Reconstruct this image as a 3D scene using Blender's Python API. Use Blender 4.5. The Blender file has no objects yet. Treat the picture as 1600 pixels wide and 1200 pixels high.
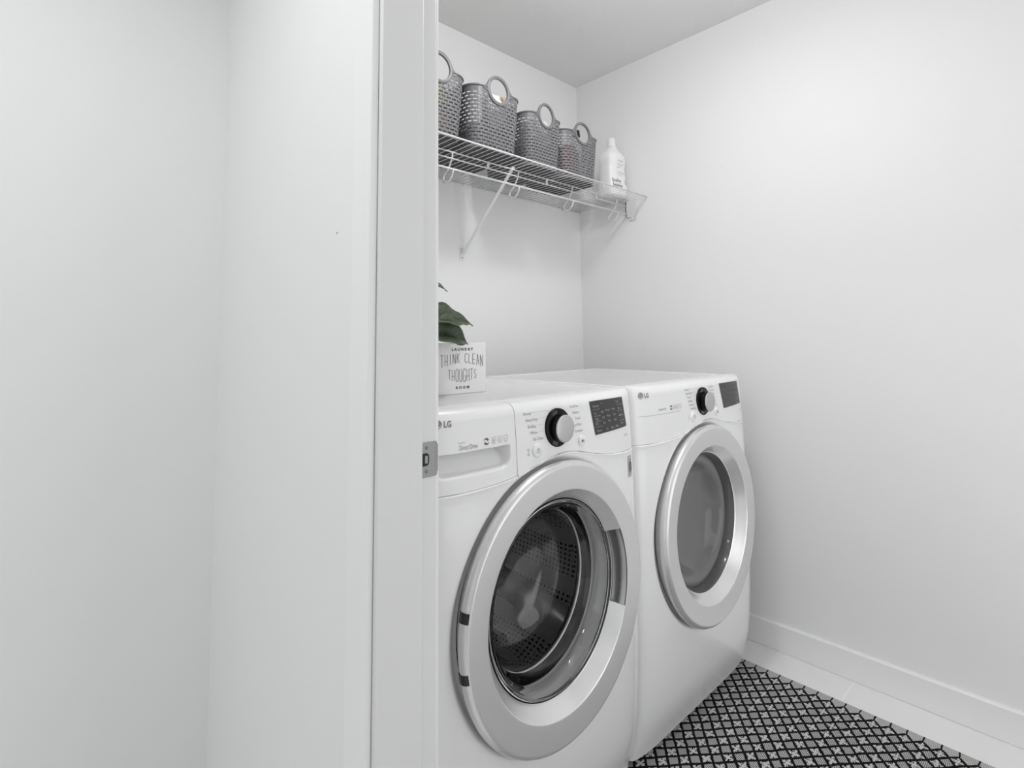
import bpy, bmesh, math, random
from math import sin, cos, pi, radians, sqrt, atan2, exp
from mathutils import Vector, Matrix
random.seed(7)
S = bpy.context.scene
COL = S.collection

# ---------------------------------------------------------------- camera
CAM_LOC = (-2.1214, -1.661, 1.1206)
YAW, PITCH, ROLL = radians(41.9492), radians(5.8248), radians(-0.5518)
F_PX, PP_X, PP_Y = 828.6037, 763.0914, 444.0429
fwd = Vector((sin(YAW)*cos(PITCH), cos(YAW)*cos(PITCH), sin(PITCH)))
rgt = Vector((cos(YAW), -sin(YAW), 0))
upv = rgt.cross(fwd)
r2 = rgt*cos(ROLL) + upv*sin(ROLL)
u2 = -rgt*sin(ROLL) + upv*cos(ROLL)
cam_data = bpy.data.cameras.new('camera')
cam = bpy.data.objects.new('camera', cam_data)
COL.objects.link(cam)
M = Matrix((r2, u2, -fwd)).transposed().to_4x4()
M.translation = Vector(CAM_LOC)
cam.matrix_world = M
cam_data.sensor_fit = 'HORIZONTAL'
cam_data.sensor_width = 36.0
cam_data.lens = F_PX*36.0/1600.0
cam_data.shift_x = (800-PP_X)/1600.0
cam_data.shift_y = (PP_Y-600)/1600.0
cam_data.clip_start = 0.02
S.camera = cam

# ---------------------------------------------------------------- world, lights, exposure
world = bpy.data.worlds.new('world'); S.world = world
world.use_nodes = True
bgn = world.node_tree.nodes['Background']
bgn.inputs[0].default_value = (0.98, 0.99, 1.0, 1)
bgn.inputs[1].default_value = 0.90
S.view_settings.view_transform = 'Standard'
S.view_settings.look = 'None'
S.view_settings.exposure = 0.0
S.view_settings.gamma = 1.0
S.view_settings.use_curve_mapping = False
LAMP_LAUNDRY = (-0.92, -1.00)
LAMP_HALL = (-2.35, -1.05)
LAUNDRY_W, HALL_W, WINDOW_FILL_W = 6.5, 6.6, 6.9
def area(name, loc, size, watts, rot=(0, 0, 0), shape='DISK', size_y=None):
    d = bpy.data.lights.new(name, 'AREA'); d.shape = shape; d.size = size
    if size_y: d.size_y = size_y
    d.energy = watts
    o = bpy.data.objects.new(name, d); COL.objects.link(o)
    o.location = loc; o.rotation_euler = rot
    return o
ld_ = bpy.data.lights.new('ceiling_lamp_light', 'POINT'); ld_.energy = LAUNDRY_W; ld_.shadow_soft_size = .07
lo_ = bpy.data.objects.new('ceiling_lamp_light', ld_); COL.objects.link(lo_); lo_.location = (LAMP_LAUNDRY[0], LAMP_LAUNDRY[1], 2.25)
area('ceiling_lamp_glow', (LAMP_LAUNDRY[0], LAMP_LAUNDRY[1], 2.318), 0.24, 3.6)
area('hall_lamp_light', (LAMP_HALL[0], LAMP_HALL[1], 2.315), 0.30, HALL_W)

area('added_window_fill', (-.80, -2.44, 1.12), 1.10, WINDOW_FILL_W, (radians(90), 0, 0), 'RECTANGLE', 1.90)  # added soft fill for the laundry room, set at an invented window

# ---------------------------------------------------------------- materials
def mat(name, col, rough=0.5, metal=0.0, spec=0.5, coat=0.0, coat_r=0.05, bump=0.0, bscale=200.0, var=0.0, vscale=5.0, alpha=None):
    m = bpy.data.materials.new(name); m.use_nodes = True
    nt = m.node_tree; b = nt.nodes['Principled BSDF']
    if isinstance(col, (int, float)): col = (col, col, col)
    b.inputs['Base Color'].default_value = (*col, 1)
    b.inputs['Roughness'].default_value = rough
    b.inputs['Metallic'].default_value = metal
    b.inputs['Specular IOR Level'].default_value = spec
    b.inputs['Coat Weight'].default_value = coat
    b.inputs['Coat Roughness'].default_value = coat_r
    tc = nt.nodes.new('ShaderNodeTexCoord')
    if var > 0:
        n = nt.nodes.new('ShaderNodeTexNoise'); n.inputs['Scale'].default_value = vscale
        n.inputs['Detail'].default_value = 4
        nt.links.new(tc.outputs['Object'], n.inputs['Vector'])
        mx = nt.nodes.new('ShaderNodeMix'); mx.data_type = 'RGBA'
        mx.inputs[6].default_value = (*[c*(1-var) for c in col], 1)
        mx.inputs[7].default_value = (*[min(1, c*(1+var)) for c in col], 1)
        nt.links.new(n.outputs['Fac'], mx.inputs[0]); nt.links.new(mx.outputs[2], b.inputs['Base Color'])
    if bump > 0:
        n = nt.nodes.new('ShaderNodeTexNoise'); n.inputs['Scale'].default_value = bscale
        n.inputs['Detail'].default_value = 3
        nt.links.new(tc.outputs['Object'], n.inputs['Vector'])
        bp = nt.nodes.new('ShaderNodeBump'); bp.inputs['Strength'].default_value = bump
        bp.inputs['Distance'].default_value = 0.002
        nt.links.new(n.outputs['Fac'], bp.inputs['Height']); nt.links.new(bp.outputs['Normal'], b.inputs['Normal'])
    return m

M_wall = mat('wall_paint', 0.88, 0.55, spec=0.3, bump=0.06, bscale=180, var=0.01)
M_ceil = mat('ceiling_texture', 0.82, 0.9, spec=0.1, bump=0.5, bscale=90, var=0.02, vscale=60)
M_trim = mat('trim_paint', 0.90, 0.3, spec=0.4)
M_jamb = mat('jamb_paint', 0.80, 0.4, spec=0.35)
M_tile = mat('floor_tile_glaze', 0.87, 0.25, spec=0.4, var=0.03, vscale=9)
M_grout = mat('grout', 0.95, 0.6)
M_app = mat('white_enamel', 0.88, 0.22, spec=0.5, coat=0.3, coat_r=0.06)
M_panel = mat('panel_plastic', 0.86, 0.3, spec=0.5)
M_ring = mat('silver_paint', 0.74, 0.34, metal=0.6, spec=0.5)
M_ring_dish = mat('silver_paint_dish', 0.86, 0.27, metal=0.55, spec=0.5)
M_handle = mat('handle_metal', 0.42, 0.25, metal=0.8)
M_dark = mat('gap_rubber', 0.012, 0.8, spec=0.1)
M_gasket = mat('gasket_rubber_reflection', 0.82, 0.25, spec=0.6)  # paler than the rubber: reflection on the glass bowl put into the colour
M_lip = mat('bright_lip', 0.92, 0.2, metal=0.3)
M_steel = mat('stainless', 0.7, 0.18, metal=1.0)
M_knobface = mat('knob_silver', 0.55, 0.35, metal=0.6)
M_knobring = mat('knob_black_gloss', 0.006, 0.25, spec=0.15)
M_dialgrey = mat('dial_grey', .07, .3)
M_disp = mat('display_glass', 0.035, 0.15, spec=0.5)
M_disptxt = mat('display_print', 0.42, 0.5)
M_print = mat('panel_print', 0.36, 0.5)
M_print2 = mat('panel_print_light', 0.52, 0.5)
M_printd = mat('panel_print_dark', 0.10, 0.5)
M_stick = mat('sticker_grey', 0.42, 0.45)
M_wire = mat('white_vinyl_wire', 0.80, 0.35, spec=0.5)
M_basket = mat('grey_woven_plastic', (0.20, 0.20, 0.21), 0.36, spec=0.5, bump=0.25, bscale=350)
M_bottle = mat('white_bottle', 0.90, 0.3, spec=0.5)
M_black = mat('black_cap', 0.012, 0.3)
M_nickel = mat('satin_nickel', 0.33, 0.5, metal=0.35)
M_strikehole = mat('latch_void', 0.01, 0.6)
M_sign = mat('sign_white_wood', 0.82, 0.6, var=0.04, vscale=30, bump=0.2, bscale=60)
M_signtxt = mat('sign_ink', 0.22, 0.7)
M_signdk = mat('sign_ink_dark', 0.06, 0.7)
M_pot = mat('pot_ceramic', 0.75, 0.4)
M_soil = mat('soil', 0.03, 0.95, bump=0.8, bscale=80)
M_stem = mat('stem_green', (0.05, 0.07, 0.03), 0.6)
M_cream = mat('cream_cloth', (0.66, 0.58, 0.45), 0.9, bump=0.5, bscale=120)
M_whitec = mat('white_cloth', (0.82, 0.80, 0.76), 0.9, bump=0.5, bscale=120)
M_tan = mat('tan_cloth', (0.50, 0.40, 0.27), 0.9, bump=0.5, bscale=120)
M_pink = mat('pink_pouch', (0.62, 0.20, 0.19), 0.6, spec=0.3)
M_yellow = mat('yellow_box', (0.62, 0.52, 0.10), 0.6)
M_orange = mat('orange_box', (0.60, 0.34, 0.18), 0.6)
M_greyc = mat('grey_cloth', 0.30, 0.9)
M_diffuser = mat('lamp_diffuser', 0.9, 0.5)
_b = M_diffuser.node_tree.nodes['Principled BSDF']
_b.inputs['Emission Color'].default_value = (1, 1, 1, 1); _b.inputs['Emission Strength'].default_value = 3.0

def glass_mat(name, tint, body, bodycol):
    m = bpy.data.materials.new(name); m.use_nodes = True; nt = m.node_tree; nt.nodes.clear()
    out = nt.nodes.new('ShaderNodeOutputMaterial')
    tr = nt.nodes.new('ShaderNodeBsdfTransparent'); tr.inputs[0].default_value = (tint, tint, tint, 1)
    gl = nt.nodes.new('ShaderNodeBsdfGlossy'); gl.inputs['Roughness'].default_value = 0.02
    df = nt.nodes.new('ShaderNodeBsdfDiffuse'); df.inputs[0].default_value = (bodycol, bodycol, bodycol, 1)
    m0 = nt.nodes.new('ShaderNodeMixShader'); m0.inputs[0].default_value = body
    nt.links.new(tr.outputs[0], m0.inputs[1]); nt.links.new(df.outputs[0], m0.inputs[2])
    fr = nt.nodes.new('ShaderNodeFresnel'); fr.inputs[0].default_value = 1.45
    m1 = nt.nodes.new('ShaderNodeMixShader')
    nt.links.new(fr.outputs[0], m1.inputs[0]); nt.links.new(m0.outputs[0], m1.inputs[1]); nt.links.new(gl.outputs[0], m1.inputs[2])
    nt.links.new(m1.outputs[0], out.inputs[0])
    return m
M_glass = mat('washer_glass', 1.0, 0.0)
M_glass.node_tree.nodes['Principled BSDF'].inputs['Transmission Weight'].default_value = 1.0
M_glass.node_tree.nodes['Principled BSDF'].inputs['IOR'].default_value = 1.45
M_pane = glass_mat('added_window_pane', 0.95, 0.0, 0.1)
M_glass_d = glass_mat('dryer_window', 0.8, 0.76, 0.27)

def math_node(nt, op, a, b=None):
    n = nt.nodes.new('ShaderNodeMath'); n.operation = op
    for i, v in enumerate((a, b)):
        if v is None: continue
        if isinstance(v, (int, float)): n.inputs[i].default_value = v
        else: nt.links.new(v, n.inputs[i])
    return n.outputs[0]

def drum_mat(name, col, hole, nu, nv):
    """steel sheet with rows of round perforations laid out by UV"""
    m = mat(name, col, 0.28, metal=0.45)
    nt = m.node_tree; b = nt.nodes['Principled BSDF']
    uv = nt.nodes.new('ShaderNodeUVMap'); sep = nt.nodes.new('ShaderNodeSeparateXYZ')
    nt.links.new(uv.outputs[0], sep.inputs[0])
    fu = math_node(nt, 'SUBTRACT', math_node(nt, 'FRACT', math_node(nt, 'MULTIPLY', sep.outputs[0], nu)), 0.5)
    fv = math_node(nt, 'SUBTRACT', math_node(nt, 'FRACT', math_node(nt, 'MULTIPLY', sep.outputs[1], nv)), 0.5)
    d = math_node(nt, 'SQRT', math_node(nt, 'ADD', math_node(nt, 'MULTIPLY', fu, fu), math_node(nt, 'MULTIPLY', fv, fv)))
    band = math_node(nt, 'GREATER_THAN', math_node(nt, 'FRACT', math_node(nt, 'MULTIPLY', sep.outputs[0], nu/10.0)), 0.34)
    hol = math_node(nt, 'MULTIPLY', math_node(nt, 'LESS_THAN', d, hole), band)
    mx = nt.nodes.new('ShaderNodeMix'); mx.data_type = 'RGBA'
    mx.inputs[6].default_value = (col, col, col, 1); mx.inputs[7].default_value = (0.004, 0.004, 0.004, 1)
    nt.links.new(hol, mx.inputs[0]); nt.links.new(mx.outputs[2], b.inputs['Base Color'])
    bp = nt.nodes.new('ShaderNodeBump'); bp.inputs['Strength'].default_value = 0.7; bp.inputs['Distance'].default_value = 0.002
    bp.invert = True
    nt.links.new(math_node(nt, 'LESS_THAN', d, hole*1.35), bp.inputs['Height'])
    nt.links.new(bp.outputs['Normal'], b.inputs['Normal'])
    return m
M_drum = drum_mat('perforated_drum', 0.46, 0.27, 130, 34)
M_drumback = drum_mat('perforated_drum_back', 0.50, 0.27, 110, 18)

def rug_mat():
    m = bpy.data.materials.new('rug_weave'); m.use_nodes = True
    nt = m.node_tree; b = nt.nodes['Principled BSDF']; b.inputs['Roughness'].default_value = 0.95
    b.inputs['Specular IOR Level'].default_value = 0.1
    tc = nt.nodes.new('ShaderNodeTexCoord'); sep = nt.nodes.new('ShaderNodeSeparateXYZ')
    # slight hand-woven wobble
    ns = nt.nodes.new('ShaderNodeTexNoise'); ns.inputs['Scale'].default_value = 28
    nt.links.new(tc.outputs['Object'], ns.inputs['Vector'])
    vm = nt.nodes.new('ShaderNodeVectorMath'); vm.operation = 'MULTIPLY_ADD'
    vm.inputs[1].default_value = (0.008, 0.008, 0); nt.links.new(ns.outputs['Color'], vm.inputs[0])
    nt.links.new(tc.outputs['Object'], vm.inputs[2]); nt.links.new(vm.outputs[0], sep.inputs[0])
    X, Y = sep.outputs[0], sep.outputs[1]
    PX_, PY_ = 0.0470, 0.0373          # lattice period along x and y
    xa = math_node(nt, 'DIVIDE', math_node(nt, 'ADD', X, 0.019), PX_)
    ya = math_node(nt, 'DIVIDE', math_node(nt, 'ADD', Y, 0.019), PY_)
    u = math_node(nt, 'SUBTRACT', xa, ya)
    v = math_node(nt, 'SUBTRACT', math_node(nt, 'MULTIPLY', xa, -1.0), ya)
    def tri(a):
        return math_node(nt, 'ABSOLUTE', math_node(nt, 'SUBTRACT', math_node(nt, 'FRACT', a), 0.5))
    tu, tv = tri(u), tri(v)
    line = math_node(nt, 'GREATER_THAN', math_node(nt, 'MAXIMUM', tu, tv), 0.38)
    fu, fv = math_node(nt, 'FLOOR', u), math_node(nt, 'FLOOR', v)
    par = math_node(nt, 'GREATER_THAN', math_node(nt, 'FRACT', math_node(nt, 'MULTIPLY', math_node(nt, 'ADD', fu, fv), 0.5)), 0.25)
    q = 0.0031
    dx = tri(math_node(nt, 'DIVIDE', X, q)); dy = tri(math_node(nt, 'DIVIDE', Y, q*1.15))
    dots = math_node(nt, 'GREATER_THAN', math_node(nt, 'ADD', dx, dy), 0.48)
    n2 = nt.nodes.new('ShaderNodeTexNoise'); n2.inputs['Scale'].default_value = 300; n2.inputs['Detail'].default_value = 3
    nt.links.new(tc.outputs['Object'], n2.inputs['Vector'])
    rag = math_node(nt, 'MULTIPLY', math_node(nt, 'SUBTRACT', n2.outputs['Fac'], 0.5), 1.5)
    cross = math_node(nt, 'LESS_THAN', math_node(nt, 'ADD', math_node(nt, 'ABSOLUTE', math_node(nt, 'SUBTRACT', tu, tv)), rag), 0.19)
    def tog(a, b_, f):
        return math_node(nt, 'ADD', math_node(nt, 'MULTIPLY', a, math_node(nt, 'SUBTRACT', 1.0, f)), math_node(nt, 'MULTIPLY', b_, f))
    white = tog(dots, cross, par)
    outer = math_node(nt, 'GREATER_THAN', xa, 0.0)
    pale_c = math_node(nt, 'GREATER_THAN', math_node(nt, 'SUBTRACT', fu, fv), -0.5)
    tick = math_node(nt, 'MULTIPLY', outer, math_node(nt, 'GREATER_THAN', tri(ya), 0.45))
    blk = math_node(nt, 'MAXIMUM', tick, math_node(nt, 'MULTIPLY', line, math_node(nt, 'SUBTRACT', 1.0, outer)))
    pale = math_node(nt, 'MAXIMUM', dots, 0.42)
    fin = math_node(nt, 'MULTIPLY', tog(white, pale, pale_c), math_node(nt, 'SUBTRACT', 1.0, blk))
    mx = nt.nodes.new('ShaderNodeMix'); mx.data_type = 'RGBA'
    mx.inputs[6].default_value = (0.008, 0.008, 0.009, 1); mx.inputs[7].default_value = (0.60, 0.60, 0.59, 1)
    nt.links.new(fin, mx.inputs[0]); nt.links.new(mx.outputs[2], b.inputs['Base Color'])
    bp = nt.nodes.new('ShaderNodeBump'); bp.inputs['Strength'].default_value = 0.5; bp.inputs['Distance'].default_value = 0.002
    nt.links.new(fin, bp.inputs['Height']); nt.links.new(bp.outputs['Normal'], b.inputs['Normal'])
    return m
M_rug = rug_mat()

def leaf_mat():
    m = mat('leaf_green', (0.05, 0.07, 0.045), 0.4, spec=0.4)
    nt = m.node_tree; b = nt.nodes['Principled BSDF']
    uv = nt.nodes.new('ShaderNodeUVMap'); sep = nt.nodes.new('ShaderNodeSeparateXYZ')
    nt.links.new(uv.outputs[0], sep.inputs[0])
    c = math_node(nt, 'ABSOLUTE', math_node(nt, 'SUBTRACT', sep.outputs[1], 0.5))
    vein = math_node(nt, 'SINE', math_node(nt, 'MULTIPLY', math_node(nt, 'ADD', sep.outputs[0], math_node(nt, 'MULTIPLY', c, -0.5)), 55))
    rr = nt.nodes.new('ShaderNodeValToRGB')
    rr.color_ramp.elements[0].color = (0.022, 0.034, 0.02, 1); rr.color_ramp.elements[1].color = (0.11, 0.15, 0.07, 1)
    rr.color_ramp.elements[0].position = 0.1
    nz = nt.nodes.new('ShaderNodeTexNoise'); nz.inputs['Scale'].default_value = 30
    tc = nt.nodes.new('ShaderNodeTexCoord'); nt.links.new(tc.outputs['Object'], nz.inputs['Vector'])
    f = math_node(nt, 'ADD', math_node(nt, 'MULTIPLY', vein, 0.08), math_node(nt, 'ADD', math_node(nt, 'MULTIPLY', c, 0.9), math_node(nt, 'MULTIPLY', nz.outputs['Fac'], 0.25)))
    nt.links.new(f, rr.inputs[0]); nt.links.new(rr.outputs[0], b.inputs['Base Color'])
    return m
M_leaf = leaf_mat()

# ---------------------------------------------------------------- helpers
def link_mesh(name, verts, faces, m, parent=None, smooth=False, uvs=None, loc=None):
    me = bpy.data.meshes.new(name)
    me.from_pydata([tuple(v) for v in verts], [], faces)
    me.update()
    if m is not None:
        for mm in (m if isinstance(m, list) else [m]): me.materials.append(mm)
    if smooth:
        me.polygons.foreach_set('use_smooth', [True]*len(me.polygons))
    if uvs:
        l = me.uv_layers.new(name='UVMap')
        for lp in me.loops: l.data[lp.index].uv = uvs[lp.vertex_index]
    o = bpy.data.objects.new(name, me); COL.objects.link(o)
    if parent: o.parent = parent
    if loc: o.location = loc
    return o

class MB:
    """collects simple solids into one mesh"""
    def __init__(s): s.v = []; s.f = []
    def add(s, vs, fs):
        n = len(s.v); s.v += [tuple(v) for v in vs]; s.f += [tuple(i+n for i in f) for f in fs]
        return s
    def box(s, x0, x1, y0, y1, z0, z1):
        vs = [(x, y, z) for x in (x0, x1) for y in (y0, y1) for z in (z0, z1)]
        return s.add(vs, [(0, 1, 3, 2), (4, 6, 7, 5), (0, 4, 5, 1), (2, 3, 7, 6), (0, 2, 6, 4), (1, 5, 7, 3)])
    def tube(s, pts, r, n=8, closed=False):
        pts = [Vector(p) for p in pts]; rings = []; N = len(pts)
        up = None
        for i, p in enumerate(pts):
            if closed: t = (pts[(i+1) % N]-pts[i-1]).normalized()
            else: t = (pts[min(i+1, N-1)]-pts[max(i-1, 0)]).normalized()
            if up is None:
                up = Vector((0, 0, 1)) if abs(t.z) < .9 else Vector((1, 0, 0))
            a = (up - t*up.dot(t)).normalized(); up = a; b = t.cross(a)
            rings.append([p + (a*cos(2*pi*k/n)+b*sin(2*pi*k/n))*r for k in range(n)])
        vs = [v for q in rings for v in q]; fs = []
        for i in range(N if closed else N-1):
            j = (i+1) % N
            for k in range(n):
                fs.append((i*n+k, i*n+(k+1) % n, j*n+(k+1) % n, j*n+k))
        if not closed:
            fs.append(tuple(range(n-1, -1, -1))); fs.append(tuple((N-1)*n+k for k in range(n)))
        return s.add(vs, fs)
    def prism(s, outline, axis, a, b):
        """outline of 2-D points extruded along an axis between a and b"""
        n = len(outline); vs = []
        for c in (a, b):
            for p, q in outline:
                vs.append({'x': (c, p, q), 'y': (p, c, q), 'z': (p, q, c)}[axis])
        fs = [tuple(range(n-1, -1, -1)), tuple(range(n, 2*n))] + [(i, (i+1) % n, n+(i+1) % n, n+i) for i in range(n)]
        return s.add(vs, fs)
    def build(s, name, m, parent=None, smooth=False, bevel=0.0, seg=2, loc=None):
        o = link_mesh(name, s.v, s.f, m, parent, smooth, loc=loc)
        bm = bmesh.new(); bm.from_mesh(o.data); bmesh.ops.recalc_face_normals(bm, faces=bm.faces)
        bm.to_mesh(o.data); bm.free()
        if bevel > 0:
            md = o.modifiers.new('bevel', 'BEVEL'); md.width = bevel; md.segments = seg; md.limit_method = 'ANGLE'
        return o

def lathe(name, prof, m, parent, cx=0, cz=0, cy=0, n=96, smooth=True, t0=0, t1=2*pi, axis='y', uv=False, mirror=False):
    """profile (r, y) spun about an axis parallel to y (or z) through (cx, cz)"""
    full = abs((t1-t0)-2*pi) < 1e-6
    cols = n if full else n+1
    vs = []; uvs = []
    for i in range(cols):
        t = t0+(t1-t0)*i/n
        for j, (r, y) in enumerate(prof):
            if axis == 'y': vs.append((cx+r*cos(t), cy+y, cz+r*sin(t)))
            else: vs.append((cx+r*cos(t), cy+r*sin(t), cz+y))
            uvs.append((i/n if i <= n else 1, j/(len(prof)-1)))
    k = len(prof); fs = []
    for i in range(n):
        a = i; b = (i+1) % cols
        for j in range(k-1):
            fs.append((a*k+j, a*k+j+1, b*k+j+1, b*k+j))
    if full and uv:   # unshared seam so that uvs do not wrap
        pass
    o = link_mesh(name, vs, fs, m, parent, smooth, uvs)
    if full and uv:
        l = o.data.uv_layers[0]
        for p in o.data.polygons:
            us = [l.data[li].uv[0] for li in p.loop_indices]
            if max(us)-min(us) > .5:
                for li in p.loop_indices:
                    if l.data[li].uv[0] < .5: l.data[li].uv[0] += 1.0
    bm = bmesh.new(); bm.from_mesh(o.data)
    bmesh.ops.remove_doubles(bm, verts=bm.verts, dist=1e-6)
    bmesh.ops.recalc_face_normals(bm, faces=bm.faces); bm.to_mesh(o.data); bm.free()
    return o

def empty(name, loc, label=None, cat=None, group=None, rz=0):
    o = bpy.data.objects.new(name, None); COL.objects.link(o)
    o.location = loc; o.rotation_euler = (0, 0, rz); o.empty_display_size = 0.05
    tag(o, label, cat, group)
    return o
def tag(o, label=None, cat=None, group=None, kind=None):
    if label: o['label'] = label
    if cat: o['category'] = cat
    if group: o['group'] = group
    if kind: o['kind'] = kind
    return o
def copy_tree(o, parent=None):
    c = o.copy(); COL.objects.link(c)
    if parent: c.parent = parent
    for ch in list(o.children): copy_tree(ch, c)
    return c

def text_mesh(body, size, sx=1.0, align='CENTER', extrude=0.0, res=2, spacing=1.0, bold=0.0):
    cu = bpy.data.curves.new('txt', 'FONT'); cu.body = body; cu.size = size
    cu.align_x = align; cu.align_y = 'CENTER'; cu.extrude = extrude; cu.resolution_u = res
    cu.space_character = spacing; cu.offset = bold
    o = bpy.data.objects.new('txt', cu); COL.objects.link(o)
    bpy.context.view_layer.update()
    me = bpy.data.meshes.new_from_object(o)
    vs = [(v.co.x*sx, v.co.y, v.co.z) for v in me.vertices]; fs = [tuple(p.vertices) for p in me.polygons]
    bpy.data.objects.remove(o); bpy.data.curves.remove(cu); bpy.data.meshes.remove(me)
    return vs, fs

def sstep(a, b, x):
    t = min(1, max(0, (x-a)/(b-a))); return t*t*(3-2*t)
def lerp(a, b, t): return a+(b-a)*t
def interp(tab, x):
    if x <= tab[0][0]: return tab[0][1]
    for (x0, y0), (x1, y1) in zip(tab, tab[1:]):
        if x <= x1: return lerp(y0, y1, (x-x0)/(x1-x0))
    return tab[-1][1]

# ================================================================ the room
H = 2.4167
WL, WLH = -1.609, -1.714       # laundry face and hall face of the doorway wall
JF, JN = -0.962, -1.760        # far and near jamb faces (door opening)
DOOR_H = 2.04
FRONT = -2.45
def struct(mb, name, m, **k):
    return tag(mb.build(name, m, **k), kind='structure')
struct(MB().box(WLH-.10, .12, 0, .12, 0, H), 'wall_back', M_wall)
struct(MB().box(0, .12, FRONT-.12, 0, 0, H), 'wall_right', M_wall)
WX0, WX1, WZ0, WZ1 = -1.37, -.23, .15, 2.12      # unseen window, made up to bring in soft fill light
struct(MB().box(WL, WX0, FRONT-.12, FRONT, 0, H).box(WX1, 0, FRONT-.12, FRONT, 0, H).box(WX0, WX1, FRONT-.12, FRONT, 0, WZ0).box(WX0, WX1, FRONT-.12, FRONT, WZ1, H), 'wall_front', M_wall)
mb = MB().box(WLH, WL, JF+.02, 0, 0, H).box(WLH, WL, FRONT-1.2, JN-.02, 0, H).box(WLH, WL, JN-.02, JF+.02, DOOR_H+.02, H)
struct(mb, 'wall_left', M_wall)
struct(MB().box(-4.6, WLH, FRONT-1.32, FRONT-1.2, 0, H), 'wall_hall_end_added', M_wall)  # unseen end wall, added to dim the light on wall_hall
# hallway wall facing the camera, very slightly out of plumb as in the photo
lean = .040
mb = MB(); y0, y1 = -.156-lean*1.0, -.156+lean*1.35
mb.add([(WLH, y0, 0), (-4.6, y0, 0), (-4.6, y1, H), (WLH, y1, H), (WLH, y0+.12, 0), (-4.6, y0+.12, 0), (-4.6, y1+.12, H), (WLH, y1+.12, H)],
       [(0, 1, 2, 3), (4, 7, 6, 5), (0, 3, 7, 4), (1, 5, 6, 2), (0, 4, 5, 1), (3, 2, 6, 7)])
struct(mb, 'wall_hall', M_wall)
cl = struct(MB().box(-4.6, .12, FRONT-1.2, .12, H, H+.1), 'ceiling', M_ceil)
fl = struct(MB().box(-4.6, .12, FRONT-1.2, .12, -.06, -.0007), 'floor', M_grout)
# floor tiles: staggered 305 x 610 tiles, each its own piece
tile_mesh = None
TX, TY, G = .305, .610, .004
xs = [-.013-TX*i for i in range(0, 7)]
for i in range(6):
    x1, x0 = xs[i], max(xs[i+1], WL)
    off = -1.075 + (TY/2 if i % 2 else 0)
    k = 4
    while k > -5:
        a = off+TY*(k-1); b = off+TY*k; k -= 1
        a, b = max(a, FRONT), min(b, 0)
        if b-a < .03: continue
        o = MB().box(x0+G/2, x1-G/2, a+G/2, b-G/2, -.004, 0).build('floor_tile', M_tile, fl)
# hall floor tiles (beyond the doorway, seen only from other positions)
for i in range(5):
    x1 = WL-.02-TX*2*i; x0 = max(x1-TX*2, -4.6)
    for k in range(11):
        a = -3.6+TX*k; b = min(a+TX, -.20)
        if b-a < .03: continue
        MB().box(x0+G/2, x1-G/2, a+G/2, b-G/2, -.004, 0).build('floor_tile', M_tile, fl)
win = empty('added_window_1', (0, 0, 0)); tag(win, kind='structure')  # made-up window around the fill light, out of view
fw = MB()
for a in ((WX0, WX0+.05, WZ0, WZ1), (WX1-.05, WX1, WZ0, WZ1), (WX0+.05, WX1-.05, WZ0, WZ0+.05), (WX0+.05, WX1-.05, WZ1-.05, WZ1)):
    fw.box(a[0], a[1], FRONT-.09, FRONT-.04, a[2], a[3])
fw.build('added_window_frame', M_trim, win)
MB().box(WX0+.05, WX1-.05, FRONT-.067, FRONT-.063, WZ0+.05, WZ1-.05).build('added_pane', M_pane, win)
HB = .0915
def base_profile(): return [(0, 0), (.013, 0), (.013, HB-.004), (.010, HB), (0, HB)]
mb = MB().prism([(-p, q) for p, q in base_profile()], 'y', FRONT, 0)
struct(mb, 'baseboard_right', M_trim)
mb = MB().prism([(-p, q) for p, q in base_profile()], 'x', WL, -.013); 
struct(mb, 'baseboard_back', M_trim)
mb = MB().prism([(WL+p, q) for p, q in base_profile()], 'y', JF+.06, 0)
struct(mb, 'baseboard_left', M_trim)
mb = MB().prism([(WLH-p, q) for p, q in base_profile()], 'y', -.899, y0+.01)
struct(mb, 'baseboard_hall', M_trim)

# door frame: jambs, head, casing, stop, strike plate
door = empty('door_1', (0, 0, 0)); tag(door, kind='structure')
JT = .02
MB().box(WLH, WL, JF, JF+JT, 0, DOOR_H+JT).build('jamb', M_jamb, door, bevel=.001)
MB().box(WLH, WL, JN-JT, JN, 0, DOOR_H+JT).build('jamb', M_jamb, door, bevel=.001)
MB().box(WLH, WL, JN, JF, DOOR_H, DOOR_H+JT).build('head_jamb', M_jamb, door)
SW = .082   # the raised stop leaves a 36 mm rebate on the laundry side
mb = MB().box(WLH+.0, WL-.027, JF-.0035, JF+.0005, 0, DOOR_H)
mb.build('door_stop', M_jamb, door, bevel=.0015)
MB().box(WLH, WL-.034, JN-.0005, JN+.0035, 0, DOOR_H).build('door_stop', M_jamb, door, bevel=.0015)
def casing(xa, xb, ya, yb, z0=0, z1=DOOR_H+.062):
    o = MB().box(xa, xb, ya, yb, z0, z1).build('casing', M_trim, door, bevel=.003, seg=3)
    return o
casing(WLH-.014, WLH, JF+.006, JF+.063)
casing(WLH-.014, WLH, JN-.063, JN-.006)
casing(WLH-.014, WLH, JN-.006, JF+.006, DOOR_H+.006, DOOR_H+.062)
casing(WL, WL+.0100, JF+.004, JF+.061)
casing(WL, WL+.014, JN-.063, JN-.006)
casing(WL, WL+.014, JN-.006, JF+.006, DOOR_H+.006, DOOR_H+.062)
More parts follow.
